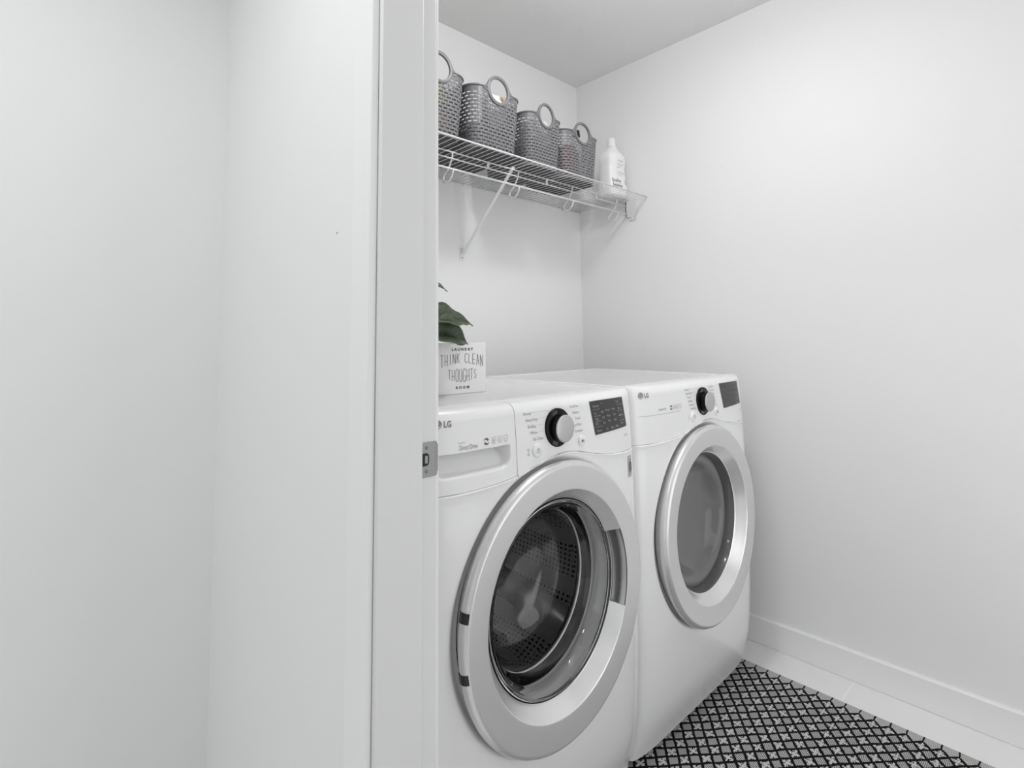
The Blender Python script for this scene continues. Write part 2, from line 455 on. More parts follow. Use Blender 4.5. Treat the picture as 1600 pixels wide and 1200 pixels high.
# strike plate
yy = JF-.0016
x0, x1, z0, z1 = -1.6362, WL+.002, .9065, .9600
def rrect(x0, x1, z0, z1, r, corners=(1, 1, 1, 1), n=5):
    pts = []
    for k, (cx, cz, a0) in enumerate(((x1-r, z1-r, 0), (x0+r, z1-r, pi/2), (x0+r, z0+r, pi), (x1-r, z0+r, 3*pi/2))):
        if corners[k]:
            for i in range(n+1):
                a = a0+pi/2*i/n; pts.append((cx+r*cos(a), cz+r*sin(a)))
        else:
            pts.append(((x1, x0, x0, x1)[k], (z1, z1, z0, z0)[k]))
    return pts
sp = MB().prism(rrect(x0, x1, z0, z1, .004, (1, 0, 0, 1)), 'y', yy, JF+.0005)
sp.add([(x1-.003, yy-.0002, z0+.005), (x1+.0035, yy+.0025, z0+.006), (x1+.0035, yy+.0025, z1-.006), (x1-.003, yy-.0002, z1-.005), (x1-.003, yy+.0012, z0+.005), (x1+.0030, yy+.0038, z0+.006), (x1+.0030, yy+.0038, z1-.006), (x1-.003, yy+.0012, z1-.005)], [(0, 1, 2, 3), (4, 7, 6, 5), (1, 5, 6, 2), (0, 4, 5, 1), (2, 6, 7, 3)])
strike = sp.build('strike_plate', M_nickel, door, bevel=.0004)
tag(strike, 'satin nickel strike plate with dark latch hole')
MB().prism(rrect(x0-.0002, x0+.0135, z0+.0175, z1-.0165, .006, (1, 0, 0, 1)), 'y', yy-.0003, yy+.0002).build('latch_hole', M_strikehole, strike)
MB().prism(rrect(x0+.0055, x0+.0105, z0+.0215, z1-.0205, .001), 'y', yy-.0008, yy).build('latch_tongue', M_nickel, strike)
for zz in (z0+.0095, z1-.0085):
    lathe('screw', [(0, -.0008), (.0022, -.0006), (.0030, 0)], mat('screw_steel', .22, .4, metal=.9), strike, cx=x0+.0085, cz=zz, cy=yy, n=16)
# nail hole in the hallway side of the wall
# ray through the small speck at (527, 364)
d_ = fwd + r2*(527-PP_X)/F_PX - u2*(364-PP_Y)/F_PX
t_ = (WLH-CAM_LOC[0])/d_.x; pt = Vector(CAM_LOC)+d_*t_
o = MB().prism([(pt.y+.0016*cos(a*pi/4), pt.z+.0016*sin(a*pi/4)) for a in range(8)], 'x', WLH-.0006, WLH+.001).build('nail_hole', mat('nail_hole_shadow', .25, .8))
tag(o, 'tiny grey nail hole in the white hallway wall', 'nail hole')

# ceiling lamps (out of frame, they light the place)
for nm, (lx, ly), R, lb in (('ceiling_lamp', LAMP_LAUNDRY, .13, 'flush round ceiling lamp over the laundry floor'),
                            ('ceiling_lamp', LAMP_HALL, .16, 'flush round ceiling lamp in the hallway')):
    e = empty(nm, (lx, ly, H), lb, 'lamp')
    lathe('base', [(0, 0), (R, 0), (R, -.02), (R-.01, -.03)], M_trim, e, axis='z', n=48)
    lathe('diffuser', [(R-.012, -.028), (R-.02, -.05), (R*.6, -.078), (0, -.088)], M_diffuser, e, axis='z', n=48)

# ================================================================ washer and dryer
MW, MD, MZ = .686, .630, .984
DX, DZ = .343, .562            # door centre
EDGE = [(.02, .034), (.04, .028), (.07, .020), (.13, .006), (.21, 0), (.34, -.008), (.55, -.011), (.73, -.011), (.84, -.009), (.96, -.005)]
BOW = [(.02, .014), (.10, .022), (.22, .028), (.5, .028), (.90, .029), (.96, .026)]
def bfun(x):
    u = abs((x-.343)/.343); return 1-u**8
def corner(x):
    d = min(x, MW-x); R = .014
    return 0 if d >= R else R-sqrt(max(0, R*R-(R-d)**2))
_cc = {}
def cat(tab, x):
    key = (id(tab), round(x, 5))
    if key in _cc: return _cc[key]
    # local smoothing of the piecewise table so that the sheet has no kinks
    r = sum(interp(tab, x+d)*w for d, w in ((-.036, .06), (-.024, .12), (-.012, .19), (0, .26), (.012, .19), (.024, .12), (.036, .06)))
    _cc[key] = r
    return r
def yf(x, z):
    if z <= .958:
        return cat(EDGE, z)-cat(BOW, z)*bfun(x)+corner(x)
    y1 = yf(x, .958); yt = .006-.012*bfun(x)+corner(x)*.5
    t = (z-.958)/(MZ-.958)
    return lerp(y1, yt, 1-sqrt(max(0, 1-t*t)))
def seam(x):
    return .829+.0335*exp(-((x-.372)/.125)**2)

def grid_sheet(name, xs, zfun, nz, m, parent, back=.012, disp=None, top=False):
    """curved front sheet between zfun(x)[0] and zfun(x)[1], with returned edges"""
    vs, fs = [], []; nx = len(xs)
    rows = nz+1
    for x in xs:
        za, zb = zfun(x)
        for j in range(rows):
            t = j/nz
            if top: t = 1-(1-t)**1.35
            z = lerp(za, zb, t)
            y = yf(x, z)+(disp(x, z) if disp else 0)
            # soft rolled edges
            vs.append((x, y, z))
    for i in range(nx-1):
        for j in range(nz):
            a = i*rows+j; fs.append((a, a+rows, a+rows+1, a+1))
    n0 = len(vs)
    # returns (bottom, left, right) and, for the panel, a flat top strip
    per = [(i*rows) for i in range(nx)]
    for k in per:
        x, y, z = vs[k]; vs.append((x, y+back, z))
    for i in range(nx-1): fs.append((per[i], n0+i, n0+i+1, per[i+1]))
    for side in (0, nx-1):
        n1 = len(vs)
        for j in range(rows):
            x, y, z = vs[side*rows+j]; vs.append((x, y+back, z))
        for j in range(nz):
            a = side*rows+j
            q = (a, a+1, n1+j+1, n1+j)
            fs.append(q if side == 0 else q[::-1])
    n1 = len(vs)
    for i in range(nx):
        x, y, z = vs[i*rows+nz]
        vs.append((x, .022 if top else y+back, z))
    for i in range(nx-1): fs.append((i*rows+nz, (i+1)*rows+nz, n1+i+1, n1+i))
    o = link_mesh(name, vs, fs, m, parent, True)
    bm = bmesh.new(); bm.from_mesh(o.data)
    bmesh.ops.remove_doubles(bm, verts=bm.verts, dist=1e-6)
    bmesh.ops.recalc_face_normals(bm, faces=bm.faces)
    for e in bm.edges:
        if len(e.link_faces) == 2 and e.calc_face_angle(0) > radians(38): e.smooth = False
    bm.to_mesh(o.data); bm.free()
    return o
def xspan(a, b, n, R=.014):
    base = [a+(b-a)*i/n for i in range(n+1)]
    ex = []
    for k in range(1, 6):
        q = R*(1-cos(pi/2*k/6))
        if a < .001: ex.append(a+q)
        if b > MW-.001: ex.append(b-q)
    return sorted(set(round(v, 6) for v in base+ex))

def decal_text(name, body, x, z, size, m, parent, sx=1.0, align='CENTER', lift=.0007, bold=0.0, spacing=1.0, yfn=None):
    vs, fs = text_mesh(body, size, sx, align, bold=bold, spacing=spacing)
    yfn = yfn or yf
    out = [(x+v[0], yfn(x+v[0], z+v[1])-lift, z+v[1]) for v in vs]
    return link_mesh(name, out, fs, m, parent)
def decal_poly(mb, pts, lift=.0007, yfn=None):
    yfn = yfn or yf
    mb.add([(x, yfn(x, z)-lift, z) for x, z in pts], [tuple(range(len(pts)))])
def decal_bar(mb, x0, x1, z, h, lift=.0007, yfn=None, n=1):
    for i in range(n):
        a = lerp(x0, x1, i/n); b = lerp(x0, x1, (i+1)/n)
        decal_poly(mb, [(a, z-h/2), (b, z-h/2), (b, z+h/2), (a, z+h/2)], lift, yfn)

def machine(kind, ox, name, label, cat):
    e = empty(name, (ox, -.8182, 0), label, cat)
    washer = kind == 'washer'
    # --- cabinet shell: sides following the front's edge profile, back, feet
    zs = [.02, .03, .05, .09, .15, .25, .4, .6, .8, .95, .965, .975, MZ-.004]
    prof = [(yf(0, z)+.004, z) for z in zs] + [(MD, MZ-.004), (MD, .02)]
    mb = MB().prism(prof, 'x', .0, .0015); mb.prism(prof, 'x', MW-.0015, MW)
    mb.box(.0015, MW-.0015, MD-.002, MD, .02, MZ-.004)
    mb.box(.0015, MW-.0015, .06, MD-.002, .02, .03)
    mb.build('cabinet', M_app, e)
    for fx in (.06, MW-.06):
        for fy in (.10, MD-.06):
            lathe('foot', [(0, 0), (.022, 0), (.022, .008), (.012, .012), (.012, .022)], M_dark, e, axis='z', cx=fx, cy=fy, n=20)
    # --- lower front sheet: rings of points running from the door opening to the outline
    R0 = .267
    ang = set()
    for k in range(180): ang.add(round(2*pi*k/180, 6))
    def border(t):
        dx, dz = cos(t), sin(t)
        best = 9
        if dx > 1e-6: best = min(best, (MW-DX)/dx)
        if dx < -1e-6: best = min(best, -DX/dx)
        if dz < -1e-6: best = min(best, (.02-DZ)/dz)
        if dz > 1e-6:
            lo, hi = .1, 1.0
            for _ in range(40):
                mid = (lo+hi)/2
                if DZ+dz*mid < seam(min(MW, max(0, DX+dx*mid)))-.0006: lo = mid
                else: hi = mid
            best = min(best, lo)
        return best
    for cx_, cz_ in ((0, .02), (MW, .02), (0, seam(0)), (MW, seam(MW))):
        t = atan2(cz_-DZ, cx_-DX) % (2*pi); ang.add(round(t, 6))
    for cx_ in (.003, .008, .014, MW-.003, MW-.008, MW-.014):
        ang.add(round(atan2(.02-DZ, cx_-DX) % (2*pi), 6)); ang.add(round(atan2(seam(cx_)-DZ, cx_-DX) % (2*pi), 6))
    ang = sorted(ang); NS = 26
    vs, fs = [], []
    def dish(r): return .019*(1-sstep(.272, .297, r))
    for t in ang:
        B = border(t)
        vs.append((DX+(R0-.002)*cos(t), yf(DX+R0*cos(t), DZ+R0*sin(t))+.085, DZ+(R0-.002)*sin(t)))
        for j in range(NS+1):
            r = lerp(R0, .2990, j/12) if j <= 12 else lerp(.2990, B, 1-(1-(j-12)/(NS-12))**1.2)
            x, z = DX+r*cos(t), DZ+r*sin(t)
            y = yf(min(MW, max(0, x)), z)+dish(r)
            dtop = seam(min(MW, max(0, x)))-z
            y -= .0048*exp(-max(0, dtop-.0012)/.007)*sstep(-.0002, .002, dtop+.0005) - .002*exp(-max(0, dtop)/.001)
            vs.append((x, y, z))
        x, y, z = vs[-1]; vs.append((x, y+.014, z))
    K = NS+3; n = len(ang)
    for i in range(n):
        j = (i+1) % n
        for k in range(K-1): fs.append((i*K+k, i*K+k+1, j*K+k+1, j*K+k))
    o = link_mesh('front_panel', vs, fs, M_app, e, True)
    bm = bmesh.new(); bm.from_mesh(o.data); bmesh.ops.recalc_face_normals(bm, faces=bm.faces)
    for ed in bm.edges:
        if len(ed.link_faces) == 2 and ed.calc_face_angle(0) > radians(50): ed.smooth = False
    bm.to_mesh(o.data); bm.free()
    # dark rubber seal behind the door
    lathe('door_seal', [(.225, .03), (.252, .028), (.266, .05)], M_dark, e, cx=DX, cz=DZ, cy=-.02)
    # --- control panel (and detergent drawer on the washer)
    zf = lambda x: (seam(x)+.0003, MZ)
    if washer:
        SPL = .2225
        def grip(x, z):
            x0, x1, z0, z1 = .022, .205, .8555, .9025
            if not (x0 < x < x1 and z0 < z < z1+.001): return 0
            r = .024
            # rounded lower corners
            dx = max(x0+r-x, x-(x1-r), 0); dz = max(z0+r-z, 0)
            dd = r-sqrt(dx*dx+dz*dz) if (dx > 0 and dz > 0) else min(x-x0, x1-x, z-z0)
            if dd <= 0: return 0
            edge = sstep(0, .010, dd)
            up = sstep(0, .0014, z1-z)
            depth = lerp(.006, .044, (z-z0)/(z1-z0))
            return depth*edge*up
        rows = 110
        dr = grid_sheet('detergent_drawer', xspan(0, SPL-.0009, 96), zf, rows, M_panel, e, disp=grip, top=True)
        cp = grid_sheet('control_panel', xspan(SPL+.0009, MW, 56), zf, 34, M_panel, e, top=True)
    else:
        cp = grid_sheet('control_panel', xspan(0, MW, 80), zf, 34, M_panel, e, top=True)
        dr = cp
    # --- top plate with a raised rim
    L = [(.000, .9735), (.0008, .9785), (.004, .9825), (.008, .9840), (.024, .9840), (.030, .9800), (.036, .9792)]
    vs, fs = [], []
    for ins, z in L:
        fi = max(ins*.6, 0)
        vs += [(ins, .0225+fi, z), (MW-ins, .0225+fi, z), (MW-ins, MD-ins, z), (ins, MD-ins, z)]
    for k in range(len(L)-1):
        for c in range(4):
            d = (c+1) % 4; fs.append((k*4+c, k*4+d, k*4+4+d, k*4+4+c))
    k = (len(L)-1)*4; fs.append((k, k+1, k+2, k+3))
    tp = MB().add(vs, fs).build('top_plate', M_app, e, smooth=True)
    bm = bmesh.new(); bm.from_mesh(tp.data)
    for ed in bm.edges:
        if ed.calc_face_angle(0) > radians(60) or abs(ed.verts[0].co.z-ed.verts[1].co.z) > 1e-5 : ed.smooth = False
    bm.to_mesh(tp.data); bm.free()
    # --- door
    ring = [(.243, .012), (.256, -.004), (.272, -.026), (.283, -.041), (.2868, -.049), (.2865, -.0545), (.2838, -.0595), (.2795, -.0632),
            (.2770, -.0643), (.2756, -.0646), (.2750, -.0646), (.2700, -.0643), (.250, -.0629), (.2285, -.0614), (.2270, -.0612), (.2262, -.0609)]
    cone = [(.2262, -.0609), (.2254, -.0603), (.2246, -.0594), (.2240, -.0585), (.2130, -.0440), (.2045, -.0330), (.2036, -.0318), (.2010, -.0300)]
    dname = 'door'
    if washer:
        A = radians(23.5)
        d = lathe('door', ring, M_ring, e, cx=DX, cz=DZ, n=144)
        tag(d, 'round silver door with a clear bulging window')
        lathe('dish', cone, M_ring_dish, d, cx=DX, cz=DZ, n=128, t0=A+radians(3), t1=2*pi-A+radians(3))
        hp = [(.2245, -.0596), (.2225, -.0585), (.2225, -.040), (.220, -.026), (.2165, -.0225), (.2135, -.0285), (.2105, -.0245), (.206, -.020), (.2035, -.022), (.2012, -.0295)]
        hnd = lathe('door_handle', hp, M_handle, d, cx=DX, cz=DZ, n=30, t0=-A+radians(3), t1=A+radians(3))
        tag(hnd, 'dark grey recessed door grip')
        # end walls of the grip pocket
        for s in (-1, 1):
            t = s*A+radians(3)
            pts = [(r, y) for r, y in cone]+[(r, y) for r, y in hp[::-1]]
            vs = [(DX+r*cos(t), y, DZ+r*sin(t)) for r, y in pts]
            link_mesh('handle_end', vs, [tuple(range(len(vs)))], M_ring, d)
    else:
        d = lathe('door', ring, M_ring, e, cx=DX, cz=DZ, n=144)
        tag(d, 'round silver door with a smoky grey window')
        lathe('dish', cone, M_ring_dish, d, cx=DX, cz=DZ, n=128)
    if washer:
        # hinge covers: two small black blocks on the left rim
        for t in (radians(168.8), radians(189.8)):
            da = .0090/.285
            vs = []
            P = [(.2800, -.0640), (.2850, -.0600), (.2882, -.052), (.2872, -.045)]
            for a in (t-da, t+da):
                for r, y in P: vs.append((DX+r*cos(a), y, DZ+r*sin(a)))
            for a in (t-da, t+da):
                for r, y in P: vs.append((DX+(r-.006)*cos(a), y+.006, DZ+(r-.006)*sin(a)))
            n = len(P); fs = []
            for j in range(n-1):
                fs += [(j, j+1, n+j+1, n+j), (2*n+j, 3*n+j, 3*n+j+1, 2*n+j+1), (j, 2*n+j, 2*n+j+1, j+1), (n+j, n+j+1, 3*n+j+1, 3*n+j)]
            fs += [(0, n, 3*n, 2*n), (n-1, 3*n-1, 4*n-1, 2*n-1)]
            MB().add(vs, fs).build('hinge_cover', M_black, d)
        lathe('window_rim', [(.2022, -.0308), (.2005, -.0325), (.1985, -.0318), (.1975, -.0290)], M_dark, d, cx=DX, cz=DZ, n=128)
        gl = lathe('window', [(.1985, -.0300), (.1940, -.0320), (.1900, -.0300), (.1820, -.0160), (.1740, .004), (.1690, .022), (.1600, .026), (.1585, .050), (.1540, .080), (.1460, .100), (.1340, .104), (.1280, .116), (.1060, .122), (.07, .130), (.03, .1325), (0, .133)],
                   M_glass, d, cx=DX, cz=DZ, n=96)
        tag(gl, 'clear glass bowl window')
        md = gl.modifiers.new('solid', 'SOLIDIFY'); md.thickness = .006; md.offset = 0
        lathe('gasket', [(.2010, -.0200), (.2050, .000), (.1990, .014), (.2040, .020), (.1960, .028)], M_gasket, e, cx=DX, cz=DZ, n=96)
        lathe('gasket_dark_reflection', [(.1975, .0240), (.1950, .0290), (.1950, .0330), (.1900, .0400), (.1870, .0500), (.1840, .0600)], M_dark, e, cx=DX, cz=DZ, n=96)  # black band stands in for dark reflections beside the drum lip
        lathe('drum_lip', [(.1835, .0450), (.1815, .0445), (.1800, .0465), (.1804, .0490), (.1830, .0500), (.1845, .0475)], M_lip, e, cx=DX, cz=DZ, n=96)
        dm = lathe('drum', [(.186, .056), (.215, .056), (.245, .062), (.256, .075)]+[(.256, .075+.375*k/12) for k in range(1, 13)], M_drum, e, cx=DX, cz=DZ, n=96, uv=True)
        lathe('drum_back', [(.256, .450), (.235, .452), (.225, .440), (.215, .452), (.15, .450), (.13, .438), (.115, .438), (.10, .450), (.06, .450), (.05, .430), (.02, .425), (0, .425)], M_drumback, dm, cx=DX, cz=DZ, n=96, uv=True)
        for k, (rr_, a0, a1) in enumerate(((.205, 200, 330), (.165, 150, 260), (.205, 20, 120), (.120, -40, 80))):
            pts = [(DX+rr_*cos(radians(lerp(a0, a1, q/24))), .444, DZ+rr_*sin(radians(lerp(a0, a1, q/24)))) for q in range(25)]
            MB().tube(pts, .007, 8).build('pressed_ridge', M_steel, dm, smooth=True)
        for k in range(6):
            a = radians(30+60*k)
            lathe('bolt_boss', [(0, -.010), (.012, -.009), (.017, -.003), (.018, .002)], M_steel, dm, cx=DX+.085*cos(a), cz=DZ+.085*sin(a), cy=.445, n=24)
        for k in range(3):
            t = radians(80+120*k)
            vs = []
            for yy_, hgt, wd in ((.085, .006, .012), (.12, .052, .034), (.25, .062, .040), (.38, .055, .036), (.44, .02, .018)):
                for s, hh in ((-1, 0), (-.55, .75), (0, 1), (.55, .75), (1, 0)):
                    r = .258-hgt*hh; a = t+s*wd/.25+(yy_-.2)*.35
                    vs.append((DX+r*cos(a), yy_, DZ+r*sin(a)))
            fs = [(i*5+j, i*5+j+1, i*5+j+6, i*5+j+5) for i in range(4) for j in range(4)]
            MB().add(vs, fs).build('drum_paddle', mat('paddle_grey', .60, .3, metal=.3), dm, smooth=True)
    else:
        lathe('window_rim', [(.2020, -.0300), (.1995, -.0240), (.1965, -.0080), (.1940, .002)], mat('rim_grey', .12, .3, coat=.5), d, cx=DX, cz=DZ, n=128)
        gl = lathe('window', [(.1950, .0000), (.1900, -.0040), (.1790, -.0065), (.1700, -.0040), (.1610, .006), (.1520, .020), (.1400, .032), (.1200, .041), (.08, .048), (.04, .051), (0, .052)],
                   M_glass_d, d, cx=DX, cz=DZ, n=96)
        tag(gl, 'smoky grey dished window')
        dm = lathe('drum', [(.192, .03), (.200, .070), (.25, .075), (.26, .09)]+[(.26, .09+.36*k/10) for k in range(1, 11)], mat('dryer_drum', .45, .35, metal=.2), e, cx=DX, cz=DZ, n=96)
        lathe('drum_back', [(.26, .45), (.20, .45), (.19, .44), (.12, .44), (.11, .45), (0, .45)], mat('dryer_back', .5, .4), dm, cx=DX, cz=DZ, n=72)
    # --- controls
    KX, KZ = .3555, .9190
    ky = yf(KX, KZ)
    def disc_flat(x, z): return ky
    kb = lathe('knob', [(0, -.004), (.0405, -.004), (.0425, -.0025), (.0425, .004)], M_knobring, e, cx=KX, cz=KZ, cy=ky, n=72)
    tag(kb, 'black dial base with silver knob face')
    lathe('knob_grip', [(.0296, -.0215), (.0302, -.0205), (.0300, -.010), (.0290, -.003)], M_knobring, kb, cx=KX, cz=KZ, cy=ky, n=64)
    lathe('knob_face', [(0, -.0250), (.0275, -.0250), (.0296, -.0243), (.0302, -.0228), (.0296, -.0212)], M_knobface, kb, cx=KX, cz=KZ, cy=ky, n=64)
    # small grey arc marks on the black dial
    for c0 in (radians(112), radians(248)):
        ms = MB()
        for k in range(6):
            a = c0-radians(14)+radians(28)*k/6; b = a+radians(28)/6
            ms.add([(KX+r*cos(q), ky-.0043, KZ+r*sin(q)) for r, q in ((.0315, a), (.0315, b), (.0395, b), (.0395, a))], [(0, 1, 2, 3)])
        ms.build('dial_mark', M_dialgrey, kb)
    # display
    c = [(.4760, .9655), (.6190, .9680), (.6330, .8905), (.4910, .8850)]
    lip = .0012
    mb = MB(); N = 12; vs = []; fs = []
    for j in range(N+1):
        for i in range(N+1):
            u, v = i/N, j/N
            x = lerp(lerp(c[3][0], c[2][0], u), lerp(c[0][0], c[1][0], u), v)
            z = lerp(lerp(c[3][1], c[2][1], u), lerp(c[0][1], c[1][1], u), v)
            if j == N: z = min(z, .966)
            vs.append((x, yf(x, z)-lip, z))
    for j in range(N):
        for i in range(N): a = j*(N+1)+i; fs.append((a, a+1, a+N+2, a+N+1))
    dp = MB().add(vs, fs).build('display', M_disp, e, smooth=True)
    tag(dp, 'dark touch display with small pale lettering')
    def at(u, v):
        x = lerp(lerp(c[3][0], c[2][0], u), lerp(c[0][0], c[1][0], u), v)
        z = lerp(lerp(c[3][1], c[2][1], u), lerp(c[0][1], c[1][1], u), v)
        return x, z
    rnd = random.Random(3)
    words = [[(.06, .84, 'Time Save'), (.33, .91, '- - - -'), (.80, .86, 'Delay')],
             [(.06, .62, 'Soil'), (.30, .64, 'Light'), (.46, .66, 'Normal'), (.64, .66, 'Heavy'), (.83, .64, 'Rinse')],
             [(.06, .46, 'Temp.'), (.30, .46, 'Cold'), (.46, .48, 'Warm'), (.64, .48, 'Hot')],
             [(.06, .32, 'Spin'), (.30, .30, 'Low'), (.46, .32, 'Med'), (.64, .32, 'High'), (.83, .42, 'Signal')],
             [(.06, .11, 'Remote'), (.36, .10, 'Pre'), (.52, .10, 'Rinse'), (.66, .11, 'Extra'), (.84, .16, 'Steam')]]
    if not washer:
        words = [[(.06, .84, 'Damp Dry'), (.33, .91, '- - -'), (.80, .84, 'Sensor')],
                 [(.06, .60, 'Dry Level'), (.34, .60, 'Less'), (.50, .61, 'Normal'), (.70, .62, 'More'), (.86, .62, 'Very')],
                 [(.06, .42, 'Temp.'), (.34, .42, 'Low'), (.50, .43, 'Med'), (.70, .44, 'High')],
                 [(.06, .26, 'Time'), (.34, .26, '20'), (.50, .26, '40'), (.70, .27, '60')],
                 [(.06, .10, 'Wrinkle'), (.40, .10, 'Signal'), (.62, .11, 'Rack'), (.84, .13, 'Lock')]]
    tv, tf = [], []
    for row in words:
        for u, v, w in row:
            x, z = at(u, v)
            a, b_ = text_mesh(w, .0082, .72, 'LEFT' if u < .2 else 'CENTER', res=1)
            n = len(tv); tv += [(x+q[0], yf(x+q[0], min(.966, z+q[1]))-lip-.0005, z+q[1]) for q in a]; tf += [tuple(i+n for i in f) for f in b_]
    mbx = MB()
    for v in (.74, .54, .38, .22):
        a, b_ = at(.05, v), at(.24, v)
        decal_bar(mbx, a[0], b_[0], (a[1]+b_[1])/2, .0006, lip+.0005)
        a, b_ = at(.76, v+.02), at(.95, v+.02)
        decal_bar(mbx, a[0], b_[0], (a[1]+b_[1])/2, .0006, lip+.0005)
    n = len(tv); tv += mbx.v; tf += [tuple(i+n for i in f) for f in mbx.f]
    tag(link_mesh('lettering', tv, tf, M_disptxt if washer else mat('display_print_dim', .12, .5), dp), kind='stuff')
    # buttons
    for nm, bx, bz, r, sym in (('power_button', .2835, .8790, .0148, 'p'), ('start_button', .4360, .8800, .0125, 's')):
        by = yf(bx, bz)
        b = lathe(nm, [(0, -.0052), (r*.80, -.0050), (r*.95, -.0040), (r, -.0015), (r, .003)], M_panel, e, cx=bx, cz=bz, cy=by, n=40)
        ms = MB()
        yy_ = by-.0056
        if sym == 'p':
            for k in range(14):
                a = radians(125)+radians(290)*k/14; a2 = a+radians(290)/14
                ms.add([(bx+q*cos(w), yy_, bz+q*sin(w)) for q, w in ((.0042, a), (.0042, a2), (.0053, a2), (.0053, a))], [(0, 1, 2, 3)])
            ms.add([(bx-.0006, yy_, bz+.0005), (bx+.0006, yy_, bz+.0005), (bx+.0006, yy_, bz+.0062), (bx-.0006, yy_, bz+.0062)], [(0, 1, 2, 3)])
        else:
            ms.add([(bx-.004, yy_, bz-.0042), (bx+.0015, yy_, bz), (bx-.004, yy_, bz+.0042)], [(0, 1, 2)])
            ms.add([(bx+.0022, yy_, bz-.0042), (bx+.0036, yy_, bz-.0042), (bx+.0036, yy_, bz+.0042), (bx+.0022, yy_, bz+.0042)], [(0, 1, 2, 3)])
        ms.build('symbol', M_printd if sym == 's' else M_print, b)
    decal_text('load_digit', '2' if washer else '1', .2575, .878, .021, M_print2, cp, .85)
    # cycle names with leader lines
    Ln = ['Normal', 'Heavy Duty', 'Bedding', 'Whites', 'Tub Clean'] if washer else ['Normal', 'Heavy Duty', 'Towels', 'Bedding', 'Delicates', 'Small Load']
    Rn = ['Perm.Press', 'Delicates', 'Towels', 'Speed Wash', 'Download'] if washer else ['Perm.Press', 'Speed Dry', 'Time Dry', 'Air Dry', 'Rack Dry', 'Download']
    lv, lf = [], []
    ld = MB()
    nL = len(Ln)
    for k, w in enumerate(Ln):
        z = lerp(.958 if washer else .960, .903, k/(nL-1)); x = lerp(.248, .272, k/(nL-1))
        a, b_ = text_mesh(w, .0098, .80, 'LEFT', res=1)
        link_mesh('cycle_label', [(x+q[0], yf(x+q[0], z+q[1])-.0007, z+q[1]) for q in a], b_, M_print, cp)
        xe = x+max(q[0] for q in a)+.004
        xk = KX-sqrt(max(0, .0455**2-(z-KZ)**2))-.001 if abs(z-KZ) < .044 else KX-.012
        if xk > xe: decal_bar(ld, xe, xk, z+.001, .0006, n=2)
    for k, w in enumerate(Rn):
        z = lerp(.960, .903, k/(len(Rn)-1)); x = lerp(.4330, .4440, k/(len(Rn)-1))
        a, b_ = text_mesh(w, .0094, .72, 'RIGHT', res=1)
        link_mesh('cycle_label', [(x+q[0], yf(x+q[0], z+q[1])-.0007, z+q[1]) for q in a], b_, M_print, cp)
    tag(ld.build('leader_lines', mat('leader_grey', .6, .5), cp), kind='stuff')
    decal_text('small_lettering', 'Smart', .637, .869, .0105, M_print2, cp, .8, 'RIGHT')
    # logo: ringed disc with two letters
    lx, lz = .0305, .9595
    lm = MB()
    for k in range(24):
        a, b_ = 2*pi*k/24, 2*pi*(k+1)/24
        decal_poly(lm, [(lx+.0088*cos(a), lz+.0088*sin(a)), (lx+.0088*cos(b_), lz+.0088*sin(b_)), (lx, lz)])
    lm2 = MB()
    decal_bar(lm2, lx-.0005, lx+.0005, lz-.0006, .0085, .0012)
    decal_bar(lm2, lx, lx+.0042, lz-.0046, .0009, .0012)
    decal_bar(lm2, lx-.0040, lx-.0026, lz+.0032, .0014, .0012)
    for k in range(10):
        a = radians(95)+radians(265)*k/10; b2 = a+radians(265)/10
        decal_poly(lm2, [(lx+.0066*cos(a), lz+.0066*sin(a)), (lx+.0066*cos(b2), lz+.0066*sin(b2)), (lx+.0073*cos(b2), lz+.0073*sin(b2)), (lx+.0073*cos(a), lz+.0073*sin(a))], .0012)
    lg = lm.build('logo', mat('logo_grey', .24, .4), dr)
    lm2.build('logo_mark', M_panel, lg)
    decal_text('logo_letters', 'LG', .0425, .9585, .0165, mat('logo_letter_grey', .24, .4), dr, .82, 'LEFT', bold=.0006)
    # feature text and icons
    if washer:
        decal_text('feature_lettering', 'Direct Drive', .0735, .9118, .0138, M_print, dr, .62, 'LEFT')
        decal_text('feature_small_lettering', 'Inverter', .0720, .9215, .0062, M_print2, dr, .8, 'LEFT')
        ix, iz = .1405, .9165
    else:
        decal_text('feature_lettering', 'Sensor Dry', .0980, .9165, .0100, M_print, dr, .8, 'LEFT')
        mb = MB(); decal_bar(mb, .0200, .2120, .9035, .0016, n=12); mb.build('accent_line', mat('accent_grey', .55, .4), dr)
        ix, iz = .1625, .9170
    mb = MB()
    for a0 in (radians(20), radians(200)):
        for k in range(8):
            a = a0+radians(140)*k/8; b_ = a+radians(140)/8; w = .0045*(1-k/9)
            decal_poly(mb, [(ix+(.0068-w)*cos(a), iz+(.0062-w)*sin(a)), (ix+.0070*cos(a), iz+.0066*sin(a)), (ix+.0070*cos(b_), iz+.0066*sin(b_)), (ix+(.0068-w)*cos(b_), iz+(.0062-w)*sin(b_))])
    mb.build('swirl_icon', M_printd, dr)
    mb = MB()
    for k in range(3):
        q = ix+.014+k*.0165
        for (a, b_, z, h) in ((0, .011, iz+.006, .0008), (0, .011, iz-.0045, .0008), (0, .0009, iz+.0008, .0105), (.0101, .011, iz+.0008, .0105)):
            decal_bar(mb, q+a, q+b_, z, h)
        decal_bar(mb, q+.001, q+.010, iz-.0068, .0007)
        if k == 0: decal_poly(mb, [(q+.003, iz-.002), (q+.0055, iz-.0035), (q+.008, iz), (q+.0055, iz+.0042)])
        if k == 1: decal_bar(mb, q+.003, q+.008, iz+.0015, .0015); decal_bar(mb, q+.003, q+.008, iz-.002, .0015)
        if k == 2: decal_bar(mb, q+.002, q+.009, iz, .001)
    tag(mb.build('feature_icons', M_print2, dr), kind='stuff')
